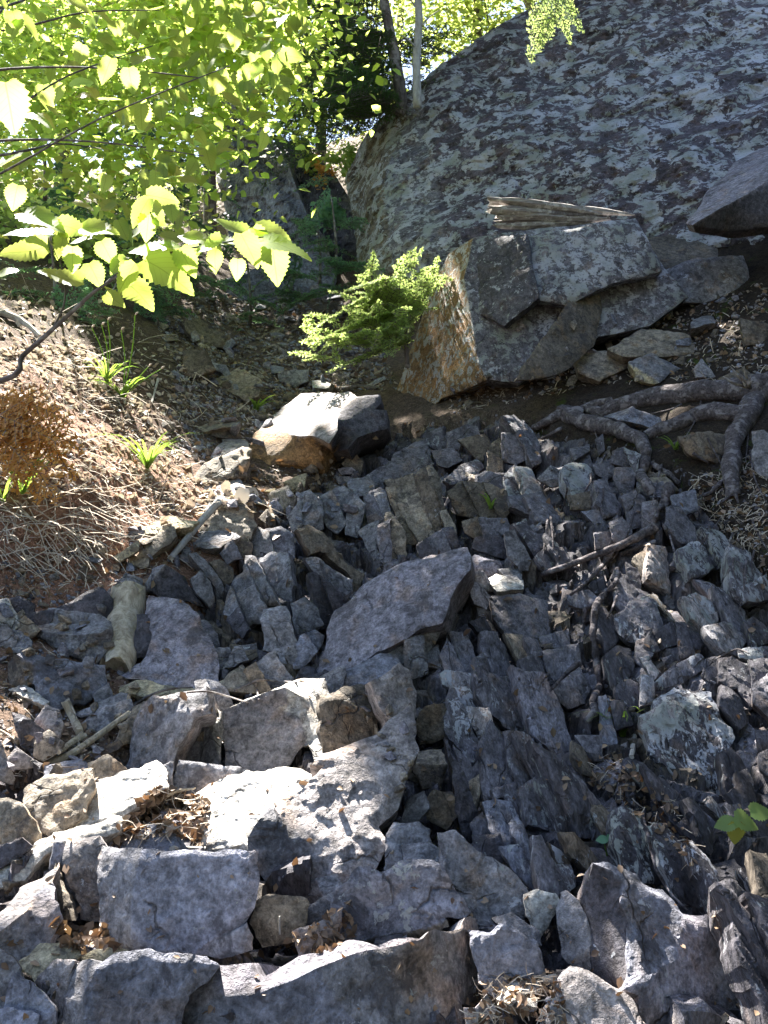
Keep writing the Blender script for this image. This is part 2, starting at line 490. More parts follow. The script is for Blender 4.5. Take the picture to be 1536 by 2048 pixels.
def build_rock(name, fac, lichen=.2, parent=None, mat='rock', res=6.0, thick=None, amp=1.0, proud=.03, Y=None, seed=0, rnd=1.0, fold=None, strata=0.0, grow=9.0, facet=1.0, blend=0, flakes=0.0):
    allp = np.concatenate([f[2] for f in fac])
    c_ = (allp.min(0) + allp.max(0)) / 2
    if grow:
        fac = [(n_, t_, p_ + grow * (p_ - c_) / (np.linalg.norm(p_ - c_, axis=1, keepdims=True) + 1)) for n_, t_, p_ in fac]
        allp = np.concatenate([f[2] for f in fac])
    if Y is None:
        hs = np.array([hit(*p) for p in allp])
        Y0 = np.median(hs)
        for it in range(3):
            polys = solve_facets(fac, Y0)
            ys = np.concatenate(polys)[:, 1]
            Y0 -= np.percentile(ys - (hs - proud), 75)
        Y = Y0
    polys = solve_facets(fac, Y)
    step = res * Y / FPX
    r = np.random.default_rng(abs(hash((name, seed, int(allp.sum())))) % 2 ** 31 if False else int(abs(allp.sum()) * 7 + seed) % 2 ** 31)
    key, V, F, C = {}, [], [], []
    def vid(p, c):
        k = tuple(np.round(p, 4))
        if k in key: return key[k]
        key[k] = len(V); V.append(p); C.append(c); return key[k]
    size = np.linalg.norm(np.ptp(np.concatenate(polys), axis=0))
    for (nc, tc, P), Q in zip(fac, polys):
        nn = np.zeros(3)
        for a, b_ in zip(Q, np.roll(Q, -1, 0)): nn += np.cross(a, b_)
        c0 = Q.mean(0); nn = nrm(nn)
        if nn @ (CAM - c0) < 0: nn = -nn
        u = nrm(np.cross(nn, [0.3, .2, .93])); v = np.cross(nn, u)
        bp = []
        for a, b_ in zip(Q, np.roll(Q, -1, 0)):
            A, B_ = (a, b_) if tuple(a) < tuple(b_) else (b_, a)
            m = max(1, int(round(np.linalg.norm(a - b_) / step)))
            seg = [A + (B_ - A) * (t / m) for t in range(m + 1)]
            if A is not a: seg = seg[::-1]
            bp += seg[:-1]
        bp = np.array(bp)
        b2 = np.stack([(bp - c0) @ u, (bp - c0) @ v], 1); bw = (bp - c0) @ nn
        lo, hi = b2.min(0), b2.max(0)
        xs, ys = np.arange(lo[0], hi[0], step), np.arange(lo[1], hi[1], step)
        g = np.stack(np.meshgrid(xs, ys), -1).reshape(-1, 2) if len(xs) and len(ys) else np.zeros((0, 2))
        g = g + r.uniform(-.3, .3, g.shape) * step
        if len(g):
            ins = np.zeros(len(g), bool)
            q2 = np.roll(b2, -1, 0)
            for (x1, y1), (x2, y2) in zip(b2, q2):
                cnd = ((y1 > g[:, 1]) != (y2 > g[:, 1]))
                with np.errstate(divide='ignore', invalid='ignore'):
                    ins ^= cnd & (g[:, 0] < (x2 - x1) * (g[:, 1] - y1) / (y2 - y1 + 1e-15) + x1)
            g = g[ins]
        if len(g):
            dd = np.sqrt(((g[:, None] - b2[None]) ** 2).sum(-1))
            keep = dd.min(1) > step * .55
            g, dd = g[keep], dd[keep]
            w = 1 / (dd ** 2 + 1e-9)
            gw = (w @ bw) / w.sum(1)
        else: gw = np.zeros(0)
        pts = [Vector(p) for p in b2] + [Vector(p) for p in g]
        ne = len(b2)
        res_ = delaunay_2d_cdt(pts, [(k, (k + 1) % ne) for k in range(ne)], [], 1, 1e-6)
        ov = res_[3]
        col = np.array([*TINT[tc], lichen])
        ids = []
        for k, p in enumerate(res_[0]):
            o = ov[k]
            if o and o[0] < ne: ids.append(vid(bp[o[0]], col))
            else:
                wv = gw[o[0] - ne] if o else 0.0
                ids.append(vid(c0 + p.x * u + p.y * v + nn * wv, col))
        for f in res_[2]:
            t = [ids[q] for q in f]
            if len(set(t)) < 3: continue
            a, b_, c = V[t[0]], V[t[1]], V[t[2]]
            if np.cross(b_ - a, c - a) @ nn < 0: t = t[::-1]
            F.append(tuple(t))
    V = np.array(V); C = np.array(C)
    cnt = {}
    for f in F:
        for a, b_ in zip(f, f[1:] + f[:1]): cnt.setdefault((min(a, b_), max(a, b_)), []).append((a, b_))
    bnd = [e[0] for e in cnt.values() if len(e) == 1]
    bid = np.array(sorted({q for e in bnd for q in e}))
    if blend:                                      # round off the traced edges of a big face
        E = np.array(list(cnt.keys())); deg = np.bincount(E.ravel(), minlength=len(V))[:, None]
        fixed = np.zeros(len(V), bool); fixed[bid] = True
        for it in range(blend):
            acc = np.stack([np.bincount(E[:, 0], V[E[:, 1], d], len(V)) + np.bincount(E[:, 1], V[E[:, 0], d], len(V)) for d in range(3)], 1) / deg
            V = np.where(fixed[:, None], V, acc)
    view = nrm(V.mean(0) - CAM)
    nn = nrm(NORM[fac[0][0]])
    Nn = nrm(-view + .35 * nn)
    # distance to the outline
    db = np.empty(len(V))
    for s in range(0, len(V), 1500):
        db[s:s+1500] = np.sqrt(((V[s:s+1500, None] - V[None, bid]) ** 2).sum(-1)).min(1)
    wid = min(.03, .045 * size) * rnd
    prof = 1 - np.clip(db / wid, 0, 1)
    side = nrm(np.cross(Nn, [0, 0, 1.0])); upv = np.cross(side, Nn)
    q = V.copy()
    if fold is not None:
        Rm = np.array(fold)                       # rows: axes, scaled -> layered relief
        q = V @ Rm.T
    # broken planes: the lowest of a few tilted planes, as in split stone
    cc = V[bid].mean(0); a_ = (V - cc) @ side; b2_ = (V - cc) @ upv
    wv = .02 * size * fbm(V * (3.0 / max(size, .1)), 3, seed + 31)
    K = 5 if size < .8 else 8
    pl = []
    for k in range(K):
        th = r.uniform(0, 2 * math.pi); sl = r.uniform(.25, .95); of = r.uniform(.14, .40) * size
        pl.append(-sl * (a_ * math.cos(th) + b2_ * math.sin(th) - of))
    tl = r.normal(0, .07, 2)
    chip = np.minimum(np.min(pl, 0), 0) + wv * .6 + tl[0] * a_ + tl[1] * b2_
    chip = np.clip(chip, -.16 * size, None) * (.4 if len(fac) > 1 else 1.0)
    mid = terrace(fbm(q * 9 + seed, 3, seed + 5), 3, .86)
    fine = fbm(q * 34, 3, seed + 9, .6)
    disp = amp * (facet * .75 * chip + min(.026, .06 * size) * mid + .005 * fine)
    if strata:
        lay = (V @ nrm(np.array([.82, .25, .5]))) + .05 * fbm(V * 4, 3, seed + 4)
        disp += strata * terrace(fbm(np.stack([lay * 9, V[:, 1] * 1.2, V[:, 2] * 1.2], 1), 2, seed + 11), 3, .75)
    if flakes:                                     # overlapping weathered flakes on the cliff
        fl = fbm(np.stack([(V @ nrm([.8, 0, .6])) * 2.4, V[:, 1] * 2, (V @ nrm([-.6, 0, .8])) * 6.5], 1), 4, 77, .6)
        disp = flakes * terrace(fl, 7, .6) + .45 * fbm(V * .6, 3, 91) + .12 * terrace(fbm(V * 1.6, 3, 95), 4, .8) + flakes * .25 * fbm(V * 14, 3, 93)
    disp -= prof * wid * .5
    V = V + Nn * disp[:, None]
    V = V + .013 * min(size, 1.5) * np.stack([fbm(V * (4.5 / max(size, .1)) + k * 13, 3, 55) for k in range(3)], 1)
    # ragged outline
    jit = min(.02, .035 * size)
    fall = np.exp(-(db / (wid * .8)) ** 2)
    V = V + (fall * jit * fbm(V * (2.2 / max(size * .25, .03)), 3, seed + 21))[:, None] * side + (fall * jit * fbm(V * (2.2 / max(size * .25, .03)) + 9, 3, seed + 23))[:, None] * upv
    # body behind
    if thick is None: thick = float(np.clip(.45 * size, .06, .6))
    back = nrm(view * .62 - nn * .38)
    cen = V[bid].mean(0)
    r1 = V[bid] + back * thick * .45; r2 = cen + (V[bid] - cen) * .8 + back * thick
    n0 = len(V); m1 = {b_: n0 + k for k, b_ in enumerate(bid)}; m2 = {b_: n0 + len(bid) + k for k, b_ in enumerate(bid)}
    ci = n0 + 2 * len(bid)
    Vf = np.concatenate([V, r1, r2, (cen + back * thick)[None]])
    Cf = np.concatenate([C, C[bid], C[bid], C[bid[:1]]])
    for a, b_ in bnd:
        F.append((b_, a, m1[a], m1[b_])); F.append((m1[b_], m1[a], m2[a], m2[b_])); F.append((m2[b_], m2[a], ci))
    return mesh_obj(name, Vf, F, M[mat], parent, smooth=True, sharp=27, col=Cf)

FOLD = (np.array([[.80, .30, .52], [-.35, .93, .0], [-.49, -.18, .85]]).T * np.array([3.0, 1.0, .55])).T
def half(Pg, a, b):
    """part of polygon Pg on the left of the line a->b"""
    n = np.array([-(b - a)[1], (b - a)[0]]); out = []
    for p, q in zip(Pg, np.roll(Pg, -1, 0)):
        dp, dq = (p - a) @ n, (q - a) @ n
        if dp >= 0: out.append(p)
        if dp * dq < 0: out.append(p + (q - p) * dp / (dp - dq))
    return np.array(out)
def plates(Pg, wmin=26, wmax=54, dirn=(.40, .92), cross=.35):
    """split an outline along the dip of the beds into narrow plates, some broken across"""
    d = np.array(dirn) / np.linalg.norm(dirn); n = np.array([d[1], -d[0]])
    t = Pg @ n; lo, hi = t.min(), t.max()
    if hi - lo < wmin * 1.5: return [Pg]
    cuts = [lo]
    while cuts[-1] < hi - wmin * 1.4: cuts.append(cuts[-1] + random.uniform(wmin, wmax))
    cuts[-1] = hi if hi - cuts[-1] < wmin * .8 else cuts[-1]
    if cuts[-1] < hi: cuts.append(hi)
    out = []
    for a, b in zip(cuts[:-1], cuts[1:]):
        j = random.uniform(-.10, .10); dd = d + j * n
        A = n * a + d * (Pg @ d).mean(); B = n * b + d * (Pg @ d).mean()
        q = Pg
        if a > lo: q = half(q, A + dd, A) if ((n @ np.array([-(-dd)[1], (-dd)[0]])) > 0) else half(q, A, A + dd)
        if len(q) < 3: continue
        if b < hi: q = half(q, B, B + dd) if ((n @ np.array([-(-dd)[1], (-dd)[0]])) > 0) else half(q, B + dd, B)
        if len(q) < 3: continue
        s_ = q @ d
        if np.ptp(s_) > 95 and random.random() < cross:
            m = q.mean(0) + d * random.uniform(-.15, .15) * np.ptp(s_); cd = n + d * random.uniform(-.5, .5)
            for r_ in (half(q, m, m + cd), half(q, m + cd, m)):
                if len(r_) >= 3: out.append(r_)
        else: out.append(q)
    return out or [Pg]
rocks = []
def parse(crop, spec):
    fac = []
    for s in spec.split('/'):
        n, t, p = s.strip().split(':')
        fac.append((n.strip(), t.strip(), px(crop, p.strip())))
    return fac
_seed = [1]
def P(parent, name, crop, spec, li=.2, **kw):
    if parent is not None: kw.setdefault('grow', 13.0); li = li + .08
    _seed[0] += 1
    o = build_rock(name, parse(crop, spec), li, parent, seed=_seed[0], **kw)
    rocks.append(o); return o
def PP(parent, name, crop, spec, li=.2, **kw):
    fac = parse(crop, spec)
    if len(fac) > 1 or random.random() < .12: return P(parent, name, crop, spec, li, **kw)
    nc, tc, Pg = fac[0]
    for q in plates(Pg):
        if np.ptp(q[:, 0]) < 8 or np.ptp(q[:, 1]) < 8: continue
        _seed[0] += 1; k2 = dict(kw); k2['grow'] = 4.0; k2['proud'] = random.uniform(-.01, .075)
        tc2 = tc if random.random() < .7 else random.choice(['D', 'Q', 'E', 'Q', 'G'])
        rocks.append(build_rock('slab', [(nc, tc2, q)], li + random.uniform(-.1, .2), parent, seed=_seed[0], **k2))
def T(label, name, cat, crop, spec, li=.15, group=None, **kw):
    o = P(None, name, crop, spec, li, **kw)
    return tag(o, label, cat, group)
# ------------------------------------------------------------------ big cliff above the gully on the right
def hz(x, y):
    return np.array(at(x, y, hit(x, y)))
cliff_root = thing('cliff', 'huge grey cliff face mottled with pale lichen rising above the gully on the right', 'cliff', at(900, 500, 7.4))
P(cliff_root, 'rock_face', 'z', 'W:C:905,520 875,400 868,300 845,165 890,122 960,72 1070,12 1160,-70 1300,-170 1640,-300 1760,-100 1740,330 1600,560 1480,490 1300,500 1100,520 / FL:Q:905,520 840,575 800,578 770,470 765,350 790,262 845,165 868,300 875,400 / L:E:800,578 735,560 705,440 685,350 720,280 765,232 800,190 845,165 790,262 765,350 770,470',
  .66, mat='cliff', res=7, thick=2.0, Y=9.0, facet=0, grow=0, rnd=2.5, blend=160, flakes=.11)

block = thing('boulder', 'large lichen-spotted block with a rusty brown split side below the cliff', 'boulder', at(1000, 700, 6.9))
P(block, 'rock_body', 'z', 'F:Q:953,482 1060,470 1218,448 1265,440 1318,540 1370,592 1290,652 1185,668 1040,752 985,747 972,720 958,640 940,560 / L:O:953,482 940,560 958,640 972,720 985,747 895,790 858,835 838,830 798,790 862,620 905,512', .62, res=7, thick=.7, amp=.7, Y=6.85)
P(block, 'flake', 'z', 'F:Q:1060,472 1218,450 1262,443 1312,540 1215,552 1140,600 1075,590', .7, Y=6.72, thick=.3, amp=.8)
P(block, 'flake', 'z', 'FL:D:955,490 1050,476 1066,590 1010,640 968,620', .45, Y=6.74, thick=.3, amp=.8)
T('grey lichen-patched slab wedged to the right of the big split block', 'slab', 'rock', 'z', 'F:G:1318,542 1400,522 1480,512 1497,560 1452,602 1372,600 1340,570', .5)
T('dark mossy slab lying over the top right corner of the big split block', 'slab', 'rock', 'z', 'U:E:1268,445 1290,478 1380,468 1462,490 1482,512 1330,540 1300,500', .2)
T('plain dark slab leaning against the foot of the big split block, pale along its left edge', 'slab', 'rock', 'z', 'FR:E:1040,748 1135,606 1190,597 1196,618 1180,690 1130,735 1085,748', .03, thick=.12, Y=6.45)
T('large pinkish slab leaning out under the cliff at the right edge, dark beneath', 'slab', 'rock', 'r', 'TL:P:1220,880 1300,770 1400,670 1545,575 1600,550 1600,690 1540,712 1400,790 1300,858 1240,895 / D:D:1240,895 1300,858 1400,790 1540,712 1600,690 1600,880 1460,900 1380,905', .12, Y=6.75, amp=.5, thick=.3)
T('small pale stone propping the pinkish leaning slab', 'stone', 'rock', 'r', 'F:G:1085,872 1140,822 1200,852 1222,910 1180,950 1130,920', .3)

# far rock wall at the head of the gully
fw = thing('rock_wall', 'jagged grey rock wall with sunlit left edges at the head of the gully', 'cliff', at(520, 450, 12.2))
P(fw, 'rock_face', 'q', 'FL:B:840,380 900,300 985,290 1000,500 1070,560 1120,640 1200,820 1280,930 1290,1000 1200,1030 1050,960 930,960 900,760 880,600 850,480', .35, mat='slate', Y=12.5, res=7, strata=.25, thick=1.2)
P(fw, 'rock_face', 'z', 'F:B:460,560 600,520 640,470 660,560 640,640 600,680 520,690 470,640', .1, Y=10.9, res=7, thick=.8)
P(fw, 'rock_face', 'z', 'FL:D:545,270 600,300 660,350 700,420 740,570 700,640 640,660 615,560 600,430 560,330', .3, mat='slate', Y=12.0, res=8, strata=.2, thick=1.5)
P(fw, 'rock_face', 'z', 'FR:E:640,620 690,610 700,650 650,668', .1, Y=10.4)

# ------------------------------------------------------------------ loose boulders and stones
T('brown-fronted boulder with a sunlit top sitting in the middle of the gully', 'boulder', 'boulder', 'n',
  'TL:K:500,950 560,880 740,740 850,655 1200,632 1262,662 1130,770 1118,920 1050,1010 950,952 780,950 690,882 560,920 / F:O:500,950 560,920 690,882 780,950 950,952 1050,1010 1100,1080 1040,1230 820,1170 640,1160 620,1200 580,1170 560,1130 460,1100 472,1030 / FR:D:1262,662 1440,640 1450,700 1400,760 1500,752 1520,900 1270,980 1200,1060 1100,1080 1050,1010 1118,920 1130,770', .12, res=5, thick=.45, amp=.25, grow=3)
for lab, crop, spec in [
 ('flat layered stone just left of the brown-fronted boulder', 'n', 'T:K:160,1155 280,1000 400,1000 440,1060 330,1080 200,1190'),
 ('long tan stone sloping below the brown-fronted boulder', 'n', 'U:N:10,1330 150,1190 380,1065 450,1090 420,1180 320,1260 200,1285 30,1385'),
 ('yellowish pebble under the brown-fronted boulder', 'n', 'F:Y:745,1320 870,1268 852,1352 790,1375'),
 ('buff chunk below the brown-fronted boulder', 'n', 'F:N:620,1420 740,1370 785,1440 770,1540 650,1505'),
 ('small rusty stone at the right foot of the brown-fronted boulder', 'n', 'F:E:1195,1175 1250,1110 1300,1170 1290,1245 1230,1222'),
 ('half-lit flat stone left of the oak leaves', 'n', 'T:K:95,1385 250,1300 350,1310 455,1425 340,1445 200,1432'),
 ('rounded tan rock in the rubble above the brown-fronted boulder', 'n', 'U:N:210,530 380,470 520,540 500,640 420,672 350,612 260,582'),
 ('squat brown rock at the left of the upper rubble', 'n', 'F:E:-30,330 100,335 172,440 40,490 -30,475'),
 ('dark sloping rock under the leafy branch', 'n', 'FR:E:-40,100 90,85 260,200 340,250 200,260 80,242'),
 ('grey block in the rubble right of the rounded tan rock', 'n', 'F:G:700,480 880,470 872,540 800,562 720,532'),
 ('pale flat stone lying near the fir sapling', 'n', 'T:W:960,540 1070,560 1050,582 970,582'),
 ('small bright stone in the upper rubble', 'n', 'T:B:630,430 690,440 692,462 650,462'),
 ('grey flake above the rounded tan rock', 'n', 'T:G:170,400 260,440 240,462 190,440'),
 ('flat tan stone in the shade left of the brown-fronted boulder', 'n', 'T:N:70,890 260,840 330,860 300,890 130,912'),
 ('shadowed wedge of stone left of the brown-fronted boulder', 'n', 'FR:E:190,960 265,895 375,960 340,975'),
 # left side
 ('grey brick-shaped stone left of the pale slab of dead wood', 'i', 'T:G:285,1160 350,1102 400,1108 800,1106 832,1118 740,1182 500,1190 / F:G:285,1160 500,1190 740,1182 832,1118 822,1270 702,1388 500,1290 300,1192 / F:G:350,1102 395,985 432,990 525,1035 620,1030 832,1082 832,1118 800,1106 400,1108'),
 ('dark slate behind the grey brick-shaped stone', 'i', 'F:D:450,980 720,850 770,845 832,910 832,1080 700,1052 530,1028'),
 ('large purple-grey flat slab right of the pale slab of dead wood', 'i', 'U:P:1150,910 1280,930 1400,960 1510,1040 1536,1140 1600,1250 1645,1400 1655,1536 1640,1605 1450,1622 1300,1592 960,1470 1100,1392 1190,1200 1120,1062'),
 ('dark stone squeezed between dead wood and the purple-grey slab', 'i', 'F:D:1060,1060 1120,1062 1190,1200 1100,1330 1030,1340'),
 ('tan stone leaning at the foot of the dug bank', 'i', 'U:N:1010,502 1310,380 1335,440 1160,560 1140,632 1010,622'),
 ('yellowish flake at the foot of the dug bank', 'i', 'T:Y:1020,402 1280,300 1500,300 1450,342 1220,392 1130,402'),
 ('small tan chip beside the leaning tan stone', 'i', 'F:Y:890,582 1040,480 1032,540 930,602'),
 ('folded grey stone above the pale slab of dead wood', 'i', 'F:G:820,872 960,742 1060,770 1062,850 940,902 900,872'),
 ('ridge-shaped grey stone left of the centre ridge', 'i', 'FL:G:1080,860 1200,702 1270,682 1180,790 1160,860 / FR:D:1270,682 1350,760 1480,880 1540,960 1400,905 1290,910 1160,860 1180,790'),
 ('pale rounded stone by the left edge below the bank', 'i', 'F:W:-40,950 50,932 142,1090 100,1122 -40,1080'),
 ('small warm grey pebble left of the brick-shaped stone', 'i', 'F:N:160,1090 200,1070 282,1140 230,1192 160,1152'),
 ('dark stone capped with pale dust by the left edge', 'i', 'F:D:30,930 150,920 232,960 222,1042 150,1042'),
 ('dark low stone behind the warm grey pebble', 'i', 'F:D:190,1040 392,1010 352,1100 270,1152'),
 ('blue-grey slab lying below the brick-shaped stone', 'e', 'UR:B:160,50 230,40 400,80 700,130 790,130 780,250 720,340 640,400 560,370 400,440 350,400 300,320 280,250 312,200 300,130 / FL:E:160,50 300,130 312,200 280,250 200,280 100,262 98,110'),
 ('thin pale plate at the left edge under the blue-grey slab', 'e', 'T:W:80,292 200,290 342,380 330,402 250,382 180,342'),
 ('pale upright five-sided stone among the dead sticks', 'e', 'F:K:280,560 350,450 432,480 452,560 440,652 360,622'),
 ('brown-grey stone below the five-sided stone', 'e', 'F:N:290,702 370,632 462,720 440,762 340,832 280,792'),
 ('pinkish stone at the left of the dead sticks', 'e', 'F:K:60,852 130,770 252,850 260,892 80,902'),
 ('dark slab behind the five-sided stone', 'e', 'FR:D:110,500 240,560 332,640 270,792 180,702'),
 ('grey flat slab above the long dead stick', 'e', 'U:G:650,552 800,450 970,390 992,430 940,492 760,602'),
 ('mossy grey slab lying on the grey flat slab', 'e', 'U:G:590,482 740,420 900,345 960,345 970,388 790,460 650,502'),
 ('small upright stone by the green moss', 'e', 'F:G:735,342 820,280 832,352 760,422'),
 ('tan flat stone in front of the purple-grey slab', 'e', 'T:Y:950,282 1050,240 1180,260 1330,290 1530,300 1540,322 1250,382 1200,362 1060,332 940,332'),
 ('tan slab tipped up right of the long dead stick', 'e', 'FR:N:860,742 1030,462 1100,420 1092,560 1020,692 970,692 880,762'),
 ('broad tan-grey slab above the sunlit ledge', 'e', 'U:N:205,1080 350,992 500,960 690,920 702,1060 630,1200 640,1252 500,1332 400,1422 270,1322 212,1200'),
 ('blue-grey chip behind the broad tan-grey slab', 'e', 'U:B:350,1000 372,900 600,850 690,918 500,958'),
 ('tan wedge right of the broad tan-grey slab', 'e', 'F:N:700,880 830,830 972,940 800,1000 712,1050'),
 ('rounded tan rock at the left edge above the dark tilted stone', 'e', 'F:N:-60,1180 80,1155 132,1200 242,1320 277,1460 200,1540 0,1502 -60,1510'),
 ('dark tilted stone by the left edge', 'a', 'F:D:-60,200 150,130 212,180 130,240 0,332 -60,332'),
 ('speckled tall stone cut by the left edge', 'e', 'FR:G:-50,660 0,702 52,850 102,962 92,1002 0,972 -50,972'),
 ('pale grey stone by the left edge beside the leaf litter', 'i', 'F:K:-60,1140 40,1140 100,1200 90,1260 -60,1290'),
 ('speckled angular stone at the left edge', 'i', 'U:G:95,1180 150,1180 222,1240 210,1330 120,1300'),
 # bottom loose
 ('tan flat stone propped on the bottom ledge, larger of two', 'a', 'U:Y:160,1060 330,960 540,900 590,912 572,1010 520,1082 430,1082 370,1140 300,1202 240,1122 130,1082'),
 ('thin tan flake lying against the square block', 'a', 'U:Y:530,1092 730,985 870,955 952,970 940,1012 800,1062'),
 ('pale mushroom-shaped stone jammed upright in a crack', 'c', 'F:W:1130,562 1210,530 1330,560 1372,612 1300,712 1240,852 1200,802 1150,682'),
 ('small flat white stone in the debris pocket at the bottom', 'c', 'T:W:970,1252 1080,1210 1250,1220 1242,1272 1100,1282 980,1272'),
 ('paired pale pebble in the debris pocket', 'c', 'T:W:925,1332 1000,1290 1062,1330 1000,1362'),
 ('pale pebble next to the big dark-sided rock', 'c', 'F:W:1265,1180 1330,1170 1340,1215 1280,1210'),
 ('thin pale chip lowest in the debris pocket', 'c', 'T:W:1065,1340 1180,1350 1175,1390 1100,1375'),
 ('knobbly pale stone left of the debris pocket', 'c', 'F:K:755,1422 820,1340 862,1420 852,1472 790,1492'),
 ('pale pointed stone at the bottom of the debris pocket', 'c', 'F:K:660,1440 740,1440 735,1560 680,1560'),
 ('grey pebble on the lower edge of the debris pocket', 'c', 'F:G:1310,1440 1350,1410 1420,1560 1330,1580'),
 # right side
 ('lichen-flecked tan rock lying above the thick root', 'p', 'U:N:340,282 500,210 580,155 900,190 942,300 930,332 730,337 450,337'),
 ('tan wedge-shaped rock at the left above the thick root', 'p', 'U:N:80,372 150,310 280,340 462,390 400,442 250,502 110,472'),
 ('broken tan rock with a yellow face above the thick root', 'p', 'U:G:500,402 650,345 822,440 690,520 / F:Y:500,402 690,520 590,530'),
 ('blue-grey gabled stone under the thick root', 'p', 'TL:B:300,812 500,765 452,840 / F:B:500,765 680,830 692,900 650,902 452,840'),
 ('broad brown-grey stone behind the right-hand grass tuft', 'p', 'F:E:880,982 1060,960 1190,962 1212,1080 1120,1152 950,1092'),
 ('small grey wedge right of the broken tan rock', 'p', 'F:G:990,452 1040,400 1122,500 1010,492'),
 ('brown stone by the right edge above the roots', 'p', 'F:E:1340,82 1545,120 1545,242 1380,242'),
 ('thin grey stone above the lichen-flecked tan rock', 'p', 'T:G:970,82 1080,40 1100,92 970,112'),
 ('tall pale stone at the right edge behind the hanging root', 'p', 'FL:G:1430,962 1500,950 1570,1010 1570,1300 1440,1202'),
 ('rough brown stone by the splintered root end', 'p', 'F:E:1180,520 1330,460 1380,500 1360,550 1240,570'),
 ('wedge of grey stone under the bend of the root', 'l', 'F:B:820,132 960,90 972,210 900,242 840,192'),
 ('white chip of stone right of the smooth slab', 'k', 'T:W:860,762 920,745 1070,770 1072,822 920,832 880,802'),
 ('grey-green chip above the white chip', 'k', 'T:G:930,692 1060,690 1062,752 990,732'),
 ('lower pinkish splinter right of the smooth slab', 'k', 'FR:K:690,802 760,810 832,900 802,962 740,922'),
 ('upper pinkish splinter right of the smooth slab', 'k', 'FR:K:700,722 790,722 862,832 780,822'),
 ('dark stone in the crack beside the big rounded rock', 'g', 'F:E:310,520 360,460 480,430 502,560 500,640 400,692 320,692 300,592'),
 ('flat-topped brown stone in the crack below the dark one', 'g', 'T:N:240,852 280,800 450,790 482,882 400,895 250,872 / F:E:250,872 400,895 482,882 450,1040 330,1032'),
 ('round brown stone low in the crack', 'g', 'F:E:350,1192 420,1100 540,1120 582,1250 500,1352 390,1282'),
 ('grey sliver low in the crack', 'g', 'FL:G:150,1342 230,1160 320,1110 342,1220 270,1292 180,1362'),
]:
    T(lab, 'boulder' if 'rock' in lab.split()[:4] else 'stone', 'rock', crop, spec, .1, amp=.8)

